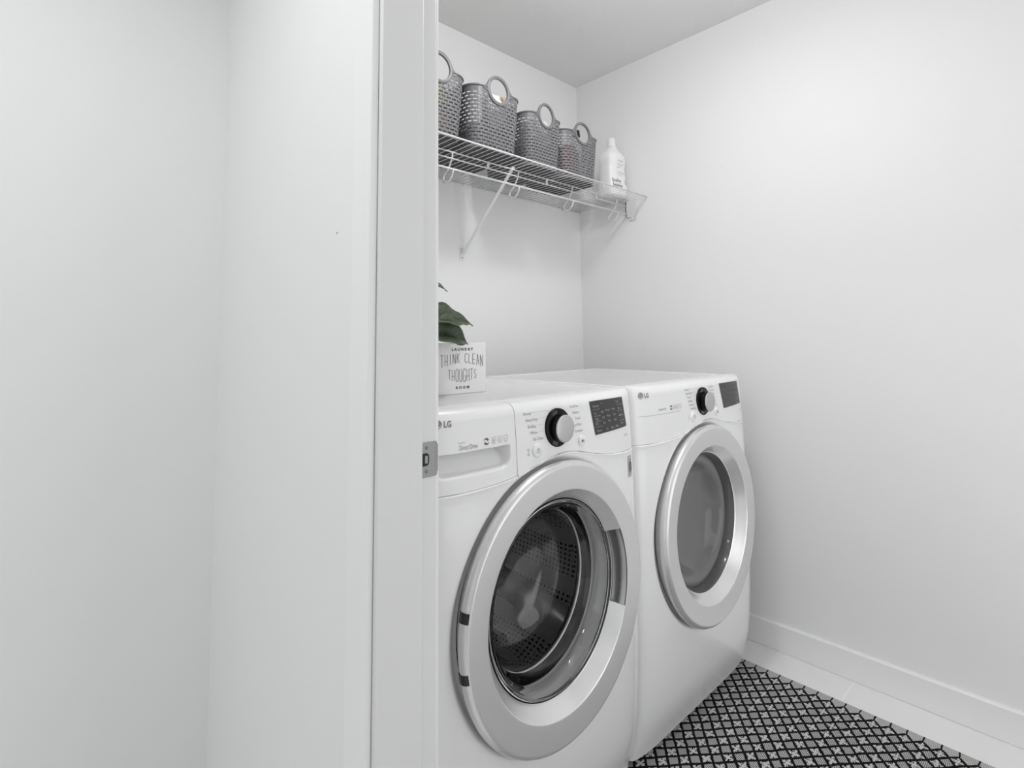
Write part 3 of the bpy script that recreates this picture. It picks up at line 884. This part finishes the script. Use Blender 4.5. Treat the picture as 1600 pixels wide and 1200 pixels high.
    if washer:
        # warranty sticker on the lower front, top right
        x0, x1, z0, z1 = .6295, .6560, .7610, .8135
        mb = MB()
        for k in range(6): decal_bar(mb, lerp(x0, x1, k/6), lerp(x0, x1, (k+1)/6), (z0+z1)/2, z1-z0, .0006)
        st = mb.build('warranty_sticker', M_stick, e); tag(st, 'grey sticker reading 10 YEAR')
        mb = MB(); decal_bar(mb, x0+.003, x1-.003, z1-.0065, .004, .0010, n=3); decal_bar(mb, x0+.003, x1-.003, z0+.006, .0015, .0010, n=3); decal_bar(mb, x0+.003, x1-.003, z1-.013, .0012, .0010, n=3)
        tag(mb.build('fine_print', mat('sticker_light', .62, .5), st), kind='stuff')
        decal_text('sticker_digits', '10', (x0+x1)/2+.001, (z0+z1)/2-.003, .033, M_printd, st, .66, bold=.0014, lift=.0012)
        decal_text('sticker_word', 'YEAR', (x0+x1)/2, z1-.0095, .0062, M_printd, st, .9, lift=.0012)
    return e

dryer = machine('dryer', -.1678-MW, 'clothes_dryer', 'white front-loading dryer with smoky window, beside the right wall', 'dryer')
washer = machine('washer', -.1678-MW-.6907, 'washing_machine', 'white front-loading washing machine with clear window, just inside the doorway', 'washing machine')

# ================================================================ wire shelf
ZS = 1.7538
shelf = empty('wire_shelf', (0, 0, ZS), 'white ventilated wire shelf with hooks on the back wall above the machines', 'shelf')
XL = WL+.004
def seg(name, pts, r, n=8, smooth=True, m=M_wire, parent=None):
    return MB().tube(pts, r, n).build(name, m, parent or shelf, smooth=smooth)
YF, YR = -.3895, -.287
seg('front_rod', [(XL, YF, 0), (-.004, YF, 0)], .0030)
seg('cross_rod', [(XL, YR, -.0045), (-.012, YR, -.0045)], .0026)
seg('lip_rod', [(XL, YR, -.0270), (-.012, YR, -.0270)], .0026)
seg('hang_rod', [(XL, YR-.001, -.0640), (-.012, YR-.001, -.0640)], .0042)
seg('back_rod', [(XL, -.010, -.0035), (-.004, -.010, -.0035)], .0026)
seg('middle_rod', [(XL, -.150, -.0045), (-.004, -.150, -.0045)], .0022)
w0 = seg('wire', [(0, -.006, 0), (0, YF, 0), (0, YF-.0025, .0022)], .0014, 6)
w0.location.x = -.012
k = 1
while -.012-.02625*k > XL:
    c = w0.copy(); COL.objects.link(c); c.location.x = -.012-.02625*k; k += 1
def hook(x):
    pts = [(YR, -.0020), (YR+.001, -.0180), (YR+.008, -.034), (YR+.018, -.050), (YR+.031, -.064), (YR+.044, -.073), (YR+.050, -.080), (YR+.0495, -.088), (YR+.0440, -.0955), (YR+.034, -.1000), (YR+.022, -.1000), (YR+.012, -.0955), (YR+.004, -.0860), (YR-.001, -.0770), (YR-.0035, -.064)]
    # smooth once
    q = [pts[0]]
    for a, b in zip(pts, pts[1:]): q += [(a[0]*.75+b[0]*.25, a[1]*.75+b[1]*.25), (a[0]*.25+b[0]*.75, a[1]*.25+b[1]*.75)]
    q.append(pts[-1])
    o = MB().tube([(0, a, b) for a, b in q], .0030, 8).build('hook', M_wire, shelf, smooth=True)
    o.location.x = x; return o
h0 = hook(-1.044)
for x in (-.7275, -.409, -.088, -1.362):
    c = h0.copy(); COL.objects.link(c); c.location.x = x
t0_ = MB().box(-.0055, .0055, YR-.0045, YR-.0020, -.0285, -.0035).build('rod_clip', M_wire, shelf, bevel=.0006)
t0_.location.x = -.885
for x in (-.573, -.250, -1.20):
    c = t0_.copy(); COL.objects.link(c); c.location.x = x
# joiner: upright wire from the front rod down to the lip rod
seg('joiner_wire', [(-.330, YF, 0), (-.328, YF+.004, -.012), (-.300, -.33, -.022), (-.252, YR-.002, -.027)], .0026)
# diagonal brace and its wall foot
bt = Vector((-.760, YR-.002, -.001)); bb = Vector((-.7725, -.004, 1.4600-ZS))
dv = (bb-bt).normalized(); sx = Vector((1, 0, 0)); nn = dv.cross(sx).normalized()
vs = []
for p in (bt-dv*.006, bt, bb, bb+dv*.004):
    for s, t in ((-1, -1), (1, -1), (1, 1), (-1, 1)):
        vs.append(p+sx*s*.0075+nn*t*.0012)
fs = [(0, 1, 2, 3), (12, 15, 14, 13)]+[(a*4+i, a*4+4+i, a*4+4+(i+1) % 4, a*4+(i+1) % 4) for a in range(3) for i in range(4)]
brace = MB().add(vs, fs).build('brace', M_wire, shelf, bevel=.0006)
MB().box(-.784, -.761, -.0035, 0, 1.437-ZS, 1.487-ZS).build('brace_foot', M_wire, brace, bevel=.001)
lathe('screw', [(0, -.0018), (.003, -.0012), (.004, 0)], mat('foot_screw', .45, .5), brace, cx=-.7725, cz=1.448-ZS, cy=-.0035, n=14)
# bracket on the right wall: pocket plate plus slanting edge
mb = MB().prism([(-.283, -.001), (-.345, -.001), (-.318, -.085), (-.283, -.0745)], 'x', -.0120, 0)
br = mb.build('wall_bracket', M_wire, shelf, bevel=.0012)
MB().box(-.0130, -.0015, -.2838, -.2800, -.073, -.004).build('bracket_edge_shadow', mat('edge_shadow_grey', .10, .7), br)  # dark strip painting the shadow along the plate's edge
MB().tube([(-.004, YF, 0), (-.004, -.314, -.0905)], .0022, 8).build('bracket_edge', M_wire, br, smooth=True)
MB().box(-.011, 0, -.325, -.296, -.094, -.084).build('bracket_foot', M_wire, br, bevel=.001)
lathe('screw', [(0, -.0018), (.003, -.0012), (.004, 0)], mat('bracket_screw', .3, .5), br, cx=-.006, cz=-.090, cy=-.325, n=14)
for x in (-.13, -.47, -.86, -1.2, -1.5):
    MB().box(x-.006, x+.006, -.016, 0, -.013, .002).build('wall_clip', M_wire, shelf, bevel=.001)

# ================================================================ baskets
def make_basket():
    W, D, Hh = .252, .300, .2225
    e = empty('storage_basket', (0, 0, 0))
    NSL, SUB = 44, 4
    N = NSL*SUB
    def outline(w, d, r):
        # points spaced evenly along a rounded rectangle, from the middle of the front
        segs = []
        hw, hd = w/2, d/2
        L = []
        def arc(cx, cy, a0):
            return [(cx+r*cos(a0+pi/2*i/12), cy+r*sin(a0+pi/2*i/12)) for i in range(13)]
        pts = [(0, -hd)]+arc(hw-r, -hd+r, -pi/2)+arc(hw-r, hd-r, 0)+arc(-hw+r, hd-r, pi/2)+arc(-hw+r, -hd+r, pi)+[(0, -hd)]
        cum = [0]
        for a, b in zip(pts, pts[1:]): cum.append(cum[-1]+sqrt((a[0]-b[0])**2+(a[1]-b[1])**2))
        out = []; j = 0
        for i in range(N):
            s = cum[-1]*i/N
            while cum[j+1] < s: j += 1
            t = (s-cum[j])/(cum[j+1]-cum[j]+1e-12)
            out.append((lerp(pts[j][0], pts[j+1][0], t), lerp(pts[j][1], pts[j+1][1], t)))
        return out
    rows = [0, .006, .012]
    NR = 15; z = .012
    pit = (Hh-.016-z)/NR
    kinds = ['solid', 'solid']
    for k in range(NR):
        z += pit*.40; rows.append(z); kinds.append('slot%d' % (k % 2))
        z += pit*.60; rows.append(z); kinds.append('solid')
    rows += [Hh-.010, Hh]; kinds += ['solid', 'solid']
    rings = []
    for z in rows:
        t = z/Hh
        w = lerp(W*.85, W, t**.9); d = lerp(D*.92, D, t**.9)
        rings.append(outline(w, d, lerp(.044, .052, t)))
    vs = [(x, y, z) for r, z in zip(rings, rows) for x, y in r]
    hz, hr = Hh+.001, .0475
    fs = []
    for j, kd in enumerate(kinds):
        for i in range(N):
            i2 = (i+1) % N
            cx = (rings[j][i][0]+rings[j][i2][0])/2; cy = (rings[j][i][1]+rings[j][i2][1])/2; cz = (rows[j]+rows[j+1])/2
            if abs(cy) > D*.40 and cx*cx+(cz-hz)**2 < hr*hr: continue
            if kd == 'slot0' and i % 4 in (0, 1, 2): continue
            if kd == 'slot1' and i % 4 in (2, 3, 0): continue
            fs.append((j*N+i, j*N+i2, (j+1)*N+i2, (j+1)*N+i))
    body = link_mesh('woven_body', vs, fs, M_basket, e)
    md = body.modifiers.new('solid', 'SOLIDIFY'); md.thickness = .0026; md.offset = -1
    # raised upright canes between the slots give the weave its ribs
    rb = MB()
    for i in range(1, N, 2):
        if i % 4 == 1: continue
        p0, p1 = Vector((*rings[1][i], rows[1])), Vector((*rings[-2][i], rows[-2]))
        nrm = Vector((p1.x, p1.y, 0)).normalized()
        if abs(p1.y) > D*.40 and abs(p1.x) < hr: 
            zt = hz-sqrt(max(0, hr*hr-p1.x**2))-.004; q = (zt-p0.z)/(p1.z-p0.z); p1 = p0.lerp(p1, q)
        t = Vector((-nrm.y, nrm.x, 0))*.0011
        a, b = p0+nrm*.0009, p1+nrm*.0009
        rb.add([p0-t, p0+t, p1+t, p1-t, a-t*.6, a+t*.6, b+t*.6, b-t*.6], [(4, 5, 6, 7), (0, 4, 7, 3), (1, 2, 6, 5)])
    ro = rb.build('weave_ribs', M_basket, body)
    # rim
    top = outline(W+.002, D+.002, .053)
    def keep(p): return not (abs(p[1]) > D*.40 and abs(p[0]) < hr-.003)
    rm = MB(); run = []
    idx = [i for i in range(N)]
    start = next(i for i in range(N) if not keep(top[i]) and keep(top[(i+1) % N]))
    for s in range(1, N+2):
        i = (start+s) % N
        if keep(top[i]): run.append((top[i][0], top[i][1], Hh-.001))
        else:
            if len(run) > 1: rm.tube(run, .0034, 8)
            run = []
    if len(run) > 1: rm.tube(run, .0034, 8)
    rm.build('rim', M_basket, e, smooth=True)
    # base: same plastic, the shade underneath put into a darker colour
    MB().prism([(x*.99, y*.99) for x, y in rings[0][::4]], 'z', 0, .003).build('base', mat('basket_floor_shade', .07, .7), e)
    # ring handles front and back
    for s in (-1, 1):
        yv = s*(D/2-.001)
        hb = MB(); n = 56; vs = []; fs = []
        prof = [(.0440, -.0040), (.0500, -.0055), (.0545, -.0040), (.0550, .0), (.0545, .0040), (.0500, .0055), (.0440, .0040), (.0432, 0)]
        for i in range(n):
            a = 2*pi*i/n
            for r, y in prof: vs.append((r*cos(a), yv+y, hz+r*sin(a)))
        K = len(prof)
        for i in range(n):
            j = (i+1) % n
            for q in range(K): fs.append((i*K+q, i*K+(q+1) % K, j*K+(q+1) % K, j*K+q))
        hb.add(vs, fs)
        # flared shoulders into the rim
        for sx_ in (-1, 1):
            pts = [(sx_*.0480, Hh-.016), (sx_*.0440, hz+.030), (sx_*.0500, hz+.0235), (sx_*.0540, hz+.0165), (sx_*.0590, hz+.0095), (sx_*.0650, Hh+.0045), (sx_*.0740, Hh+.0015), (sx_*.0740, Hh-.008)]
            hb.prism(pts, 'y', yv-.0030, yv+.0030)
        hb.build('handle', M_basket, e, smooth=False)
    return e

b0 = make_basket()
BZ = ZS+.0026
spots = [(-1.172, -.2425, .0, (.95, .95, .95), 'grey woven basket half hidden by the door jamb, orange and yellow things inside'),
         (-.918, -.2425, .0, (.95, .95, .95), 'grey woven basket holding cream cloths, second from the door jamb'),
         (-.657, -.2350, .0, (.82, .90, .90), 'grey woven basket with a white cloth showing through its ring handle'),
         (-.424, -.2300, .0, (.95, .87, .87), 'grey woven basket nearest the detergent, pink showing through its weave')]
baskets = []
for i, (x, y, rz, sc, lb) in enumerate(spots):
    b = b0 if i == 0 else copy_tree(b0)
    b.location = (x, y, BZ); b.rotation_euler = (0, 0, rz); b.scale = sc
    tag(b, lb, 'basket', 'woven baskets on the wire shelf'); baskets.append(b)

def lump(name, x, y, z, w, d, h, m, label, cat, seed=0, amp=.006, rz=0, group=None):
    """a soft folded bundle: rounded box with creases"""
    rnd = random.Random(seed); bm = bmesh.new()
    bmesh.ops.create_cube(bm, size=1)
    bmesh.ops.subdivide_edges(bm, edges=bm.edges, cuts=9, use_grid_fill=True)
    ph = [rnd.uniform(0, 6.28) for _ in range(6)]
    for v in bm.verts:
        c = v.co*2; r = (abs(c.x)**5+abs(c.y)**5+abs(c.z)**5)**.2
        c = c/max(r, .001)
        fold = amp*(sin(c.z*11+ph[0]+c.x)+.6*sin(c.x*9+ph[1]+c.y*4)+.5*sin(c.y*10+ph[2]))
        v.co = Vector((c.x*w/2, c.y*d/2, c.z*h/2+h/2))
        v.co += Vector((c.x, c.y, c.z*.7 if c.z > -.5 else 0))*fold
        if v.co.z < 0: v.co.z = 0
    me = bpy.data.meshes.new(name); bm.to_mesh(me); bm.free()
    me.polygons.foreach_set('use_smooth', [True]*len(me.polygons)); me.materials.append(m)
    o = bpy.data.objects.new(name, me); COL.objects.link(o); o.location = (x, y, z); o.rotation_euler = (0, 0, rz)
    return tag(o, label, cat, group)
FZ = BZ+.004
# contents
lump('cleaning_cloth', -1.172, -.265, FZ, .165, .150, .105, M_orange, 'orange cloth bundle in the basket next to the door jamb', 'cloth', 1)
lump('cleaning_cloth', -1.168, -.265, FZ+.113, .155, .140, .070, M_yellow, 'yellow cloth on top in the basket next to the door jamb', 'cloth', 2)
lump('folded_towel', -.918, -.245, FZ, .165, .200, .088, M_greyc, 'grey towel low in the basket of cream cloths', 'towel', 3)
lump('folded_towel', -.899, -.332, FZ+.094, .080, .045, .122, M_whitec, 'white towel standing in the basket of cream cloths', 'towel', 4, amp=.004)
lump('folded_towel', -.838, -.305, FZ+.094, .026, .060, .136, M_tan, 'tan rolled towel right of the white one, seen through the ring handle', 'towel', 5, amp=.003)
lump('folded_towel', -.657, -.235, FZ, .130, .180, .088, M_greyc, 'grey towel low in the basket holding one white cloth', 'towel', 6)
lump('folded_towel', -.645, -.300, FZ+.096, .125, .075, .105, M_whitec, 'white cloth folded in the third basket from the jamb', 'towel', 7, amp=.004)
lump('soap_pouch', -.458, -.312, FZ, .095, .045, .145, M_pink, 'pink pouch pressed against the weave of the basket nearest the detergent', 'pouch', 8, amp=.003)

# ================================================================ bottles on the shelf
def jug(name, loc, w, d, h, label, rz=0, cap_m=M_bottle, cap_w=.0185, cap_h=.042, write=False, sc=1):
    e = empty(name, loc, label, 'bottle', rz=rz)
    NZ, NA = 40, 48; vs = []; fs = []
    bodyh = h-cap_h
    tabw = [(0, .92), (.02, 1.0), (.20, .98), (.42, .90), (.58, .87), (.72, .90), (.80, .88), (.88, .74), (.93, .52), (.965, .36), (1, .30)]
    tabd = [(0, .92), (.02, 1.0), (.20, 1.0), (.42, .86), (.58, .84), (.72, .96), (.80, .94), (.88, .74), (.94, .54), (1, .50)]
    for j in range(NZ+1):
        t = j/NZ; z = t*bodyh
        a, b = interp(tabw, t)*w/2, interp(tabd, t)*d/2
        if j == 0: a *= .9; b *= .9
        p = lerp(3.4, 2.0, sstep(.7, .95, t))
        for i in range(NA):
            q = 2*pi*i/NA; cx, sx_ = cos(q), sin(q)
            x = a*math.copysign(abs(cx)**(2/p), cx); y = b*math.copysign(abs(sx_)**(2/p), sx_)
            vs.append((x, y, z))
    for j in range(NZ):
        for i in range(NA):
            i2 = (i+1) % NA; fs.append((j*NA+i, j*NA+i2, (j+1)*NA+i2, (j+1)*NA+i))
    fs.append(tuple(range(NA-1, -1, -1))); fs.append(tuple(NZ*NA+i for i in range(NA)))
    MB().add(vs, fs).build('body', M_bottle, e, smooth=True)
    lathe('cap', [(0, cap_h), (cap_w*.92, cap_h), (cap_w, cap_h-.002), (cap_w, .012), (cap_w*1.08, .004), (cap_w*1.10, -.004)], cap_m, e, axis='z', cz=bodyh, n=36)
    if write:
        def yb(x, z):
            t = max(0, min(1, z/bodyh)); a, b = interp(tabw, t)*w/2, interp(tabd, t)*d/2
            p = lerp(3.4, 2.0, sstep(.7, .95, t))
            u = min(.98, abs(x)/a); return -b*(1-u**p)**(1/p)
        M_lt = mat('label_ink', .20, .5); M_lt2 = mat('label_ink_pale', .45, .5)
        decal_text('label_lettering', 'baby', -.056, .070, .025, M_lt, e, 1.15, 'LEFT', .0006, bold=.0004, yfn=yb)
        decal_text('label_lettering', 'leaves', -.056, .048, .025, M_lt, e, 1.0, 'LEFT', .0006, bold=.0004, yfn=yb)
        m2 = MB()
        for (cx_, cz_, r1, r3, tt) in ((.036, .076, .004, .009, .2), (.041, .066, .003, .009, -.3), (.032, .064, .0025, .006, .5)):
            decal_poly(m2, [(cx_+r1*cos(q*pi/6)*cos(tt)-r3*sin(q*pi/6)*sin(tt), cz_+r1*cos(q*pi/6)*sin(tt)+r3*sin(q*pi/6)*cos(tt)) for q in range(12)], .0006, yb)
        m2.build('label_leaf_mark', M_lt2, e)
        for z_, s_, w_ in ((.166, .0095, 'laundry'), (.150, .008, 'detergent'), (.138, .008, 'gentle'), (.112, .008, 'plant based'), (.100, .008, 'for baby')):
            decal_text('label_small_lettering', w_, -.020, z_, s_*1.25, M_lt2, e, 1.1, 'LEFT', .0006, yfn=yb)
    return e
jug('detergent_bottle', (-.090, -.268, BZ), .138, .098, .284, 'white detergent bottle with small grey lettering at the right end of the wire shelf', write=True)
jug('detergent_bottle', (-.142, -.132, BZ), .112, .076, .236, 'plain white bottle squeezed behind the lettered detergent and the last basket')
jug('spray_bottle', (-.350, -.268, FZ), .044, .044, .250, 'slim white bottle with a black cap standing in the basket nearest the detergent', cap_m=M_black, cap_w=.0155, cap_h=.022)

# ================================================================ on the washer: sign and plant
TOPZ = .9842
sg = empty('wooden_sign', (-1.243, -.5655, .9794), 'small white wooden block sign reading laundry room think clean thoughts', 'sign', rz=radians(-4.5))
SWD, SH = .152, .1300
MB().box(-SWD/2, SWD/2, -.016, .016, 0, SH).build('block', M_sign, sg, bevel=.0015)
def sign_text(body, x, z, size, m, sx=1.0, bold=0.0, spacing=1.0, name='lettering', arch=0.0, tall=1.0):
    vs, fs = text_mesh(body, size, sx, 'CENTER', bold=bold, spacing=spacing)
    vs = [(v[0], v[1]*tall) for v in vs]
    out = [(x+a, -.0166, z+b+arch*(1-(a/(SWD/2))**2)) for a, b in vs]
    link_mesh(name, out, fs, m, sg)
sign_text('LAUNDRY', 0, .1130, .0095, M_signdk, 1.15, .0003, 1.5)
# tall thin capitals, two arched rows
def tall_row(word, zc, hs, step, x0, wd):
    mb = MB()
    t = .0007
    def ln(a, b):
        (xa, za), (xb, zb) = a, b
        dx, dz = xb-xa, zb-za; L = sqrt(dx*dx+dz*dz) or 1; nx, nz = -dz/L*t, dx/L*t
        mb.add([(xa-nx, -.0167, za-nz), (xb-nx, -.0167, zb-nz), (xb+nx, -.0167, zb+nz), (xa+nx, -.0167, za+nz)], [(0, 1, 2, 3)])
    G_ = {'T': [((0, 1), (1, 1)), ((.5, 0), (.5, 1))], 'H': [((0, 0), (0, 1)), ((1, 0), (1, 1)), ((0, .4), (1, .4))], 'I': [((.5, 0), (.5, 1))],
          'N': [((0, 0), (0, 1)), ((0, 1), (1, 0)), ((1, 0), (1, 1))], 'K': [((0, 0), (0, 1)), ((0, .45), (1, 1)), ((.25, .6), (1, 0))],
          'C': [((1, .85), (.7, 1)), ((.7, 1), (.3, 1)), ((.3, 1), (0, .8)), ((0, .8), (0, .2)), ((0, .2), (.3, 0)), ((.3, 0), (.7, 0)), ((.7, 0), (1, .15))],
          'L': [((0, 0), (0, 1)), ((0, 0), (1, 0))], 'E': [((0, 0), (0, 1)), ((0, 0), (1, 0)), ((0, .45), (.8, .45)), ((0, 1), (1, 1))],
          'A': [((0, 0), (.5, 1)), ((.5, 1), (1, 0)), ((.2, .4), (.8, .4))],
          'O': [((0, .2), (0, .8)), ((0, .8), (.3, 1)), ((.3, 1), (.7, 1)), ((.7, 1), (1, .8)), ((1, .8), (1, .2)), ((1, .2), (.7, 0)), ((.7, 0), (.3, 0)), ((.3, 0), (0, .2))],
          'U': [((0, 1), (0, .2)), ((0, .2), (.3, 0)), ((.3, 0), (.7, 0)), ((.7, 0), (1, .2)), ((1, .2), (1, 1))],
          'G': [((1, .85), (.7, 1)), ((.7, 1), (.3, 1)), ((.3, 1), (0, .8)), ((0, .8), (0, .2)), ((0, .2), (.3, 0)), ((.3, 0), (.7, 0)), ((.7, 0), (1, .15)), ((1, .15), (1, .45)), ((1, .45), (.55, .45))],
          'S': [((1, .9), (.6, 1)), ((.6, 1), (.2, .95)), ((.2, .95), (.05, .75)), ((.05, .75), (.9, .3)), ((.9, .3), (.8, .05)), ((.8, .05), (.4, 0)), ((.4, 0), (0, .1))]}
    for i, ch in enumerate(word):
        if ch == ' ': continue
        h, zb = hs(i), zc(i)
        x = x0+step*i
        for a, b in G_[ch]: ln((x+a[0]*wd, zb+a[1]*h), (x+b[0]*wd, zb+b[1]*h))
    mb.build('lettering', M_signtxt, sg)
w1 = 'THINK CLEAN'
tall_row(w1, lambda i: .0660+.0110*(1-((i-5)/5)**2)+.002, lambda i: .0235+.0070*((i-5)/5)**2, .0124, -.0665, .0075)
w2 = 'THOUGHTS'
tall_row(w2, lambda i: .0340-.0080*(1-((i-3.5)/3.5)**2)+.004, lambda i: .0225+.0110*(1-((i-3.5)/3.5)**2), .0115, -.0440, .0075)
sign_text('ROOM', 0, .0155, .0095, M_signdk, 1.15, .0003, 1.6)

pl = empty('potted_plant', (-1.435, -.600, .9794), 'dark green broad-leaved plant on the washer, mostly hidden behind the door jamb', 'plant')
PX, PY, PZ = -1.435, -.600, .9794
lathe('pot', [(0, 0), (.036, 0), (.041, .004), (.048, .075), (.050, .080), (.046, .080), (.044, .070), (0, .068)], M_pot, pl, axis='z', n=40)
lathe('soil', [(0, .073), (.03, .072), (.0445, .070)], M_soil, pl, axis='z', n=24)
def leaf(base, tip, wd, nrm, droop=.012, fold=.35, stem_from=(0, 0, .07)):
    b = Vector(base)-Vector((PX, PY, PZ)); t = Vector(tip)-Vector((PX, PY, PZ)); ax = (t-b); L = ax.length; ax.normalize()
    n = Vector(nrm); n = (n-ax*n.dot(ax)).normalized(); sd = ax.cross(n)
    NT, NW = 16, 8; vs = []; uv = []
    for i in range(NT+1):
        q = i/NT; w = wd/2*(sin(pi*q**.85)**.75 if 0 < q < 1 else 0)
        if q > .45: w = min(w, wd/2*((1-q)/.55)**.85)
        c = b+ax*L*q-n*0+Vector((0, 0, droop*4*q*(1-q)))
        for j in range(NW+1):
            s = (j/NW-.5)*2
            p = c+sd*s*w+n*(abs(s)*w*fold)+n*.0022*sin(q*22+abs(s)*3)*abs(s)
            vs.append(p); uv.append((q, j/NW))
    fs = [(i*(NW+1)+j, i*(NW+1)+j+1, (i+1)*(NW+1)+j+1, (i+1)*(NW+1)+j) for i in range(NT) for j in range(NW)]
    o = link_mesh('leaf', vs, fs, M_leaf, pl, True, uv)
    md = o.modifiers.new('solid', 'SOLIDIFY'); md.thickness = .0008
    s0 = Vector(stem_from); mid = (s0+b)/2+Vector((0, 0, .012))
    MB().tube([s0, s0*.6+mid*.4+Vector((0, 0, .01)), mid, b], .0018, 6).build('stem', M_stem, pl, smooth=True)
leaf((-1.400, -.640, 1.170), (-1.222, -.600, 1.154), .088, (.25, -.62, .70), .010, .30)
leaf((-1.395, -.655, 1.125), (-1.260, -.625, 1.105), .095, (.1, -.80, .55), .014, .55)
leaf((-1.400, -.580, 1.265), (-1.306, -.600, 1.240), .060, (.2, -.5, .8), .006, .3)
leaf((-1.450, -.560, 1.22), (-1.47, -.47, 1.18), .08, (0, .4, .9))
leaf((-1.465, -.620, 1.20), (-1.535, -.66, 1.15), .08, (-.3, -.3, .9))
leaf((-1.430, -.590, 1.25), (-1.42, -.65, 1.33), .06, (.1, -.9, .4), .004)
leaf((-1.440, -.640, 1.14), (-1.46, -.72, 1.08), .08, (0, -.6, .8))
leaf((-1.420, -.560, 1.16), (-1.37, -.49, 1.13), .07, (.4, .3, .8))

# ================================================================ rug
RX1 = -.1640
rg = MB()
RW, RL = 1.22, .95
nx, ny = 40, 32
def rz_(x, y): return .0068+.0008*sin(x*9)*sin(y*7)
vs, fs = [], []
for i in range(nx+1):
    for j in range(ny+1):
        x = -RW*i/nx; y = -RL*j/ny
        vs.append((x, y, rz_(x, y)))
for i in range(nx):
    for j in range(ny): a = i*(ny+1)+j; fs.append((a, a+1, a+ny+2, a+ny+1))
rg.add(vs, fs); n = len(rg.v)
bd = [i*(ny+1) for i in range(nx+1)]+[nx*(ny+1)+j for j in range(1, ny+1)]+[i*(ny+1)+ny for i in range(nx-1, -1, -1)]+[j for j in range(ny-1, 0, -1)]
low = [(rg.v[k][0], rg.v[k][1], 0) for k in bd]
rg.v += low
for q in range(len(bd)):
    q2 = (q+1) % len(bd); rg.f.append((bd[q], bd[q2], n+q2, n+q))
rg.f.append(tuple(n+q for q in range(len(bd))))
rug = rg.build('woven_rug', M_rug)
rug.location = (RX1, -.770, .0004); rug.rotation_euler = (0, 0, 0)
tag(rug, 'black and white diamond-patterned woven rug on the pale floor tiles', 'rug')
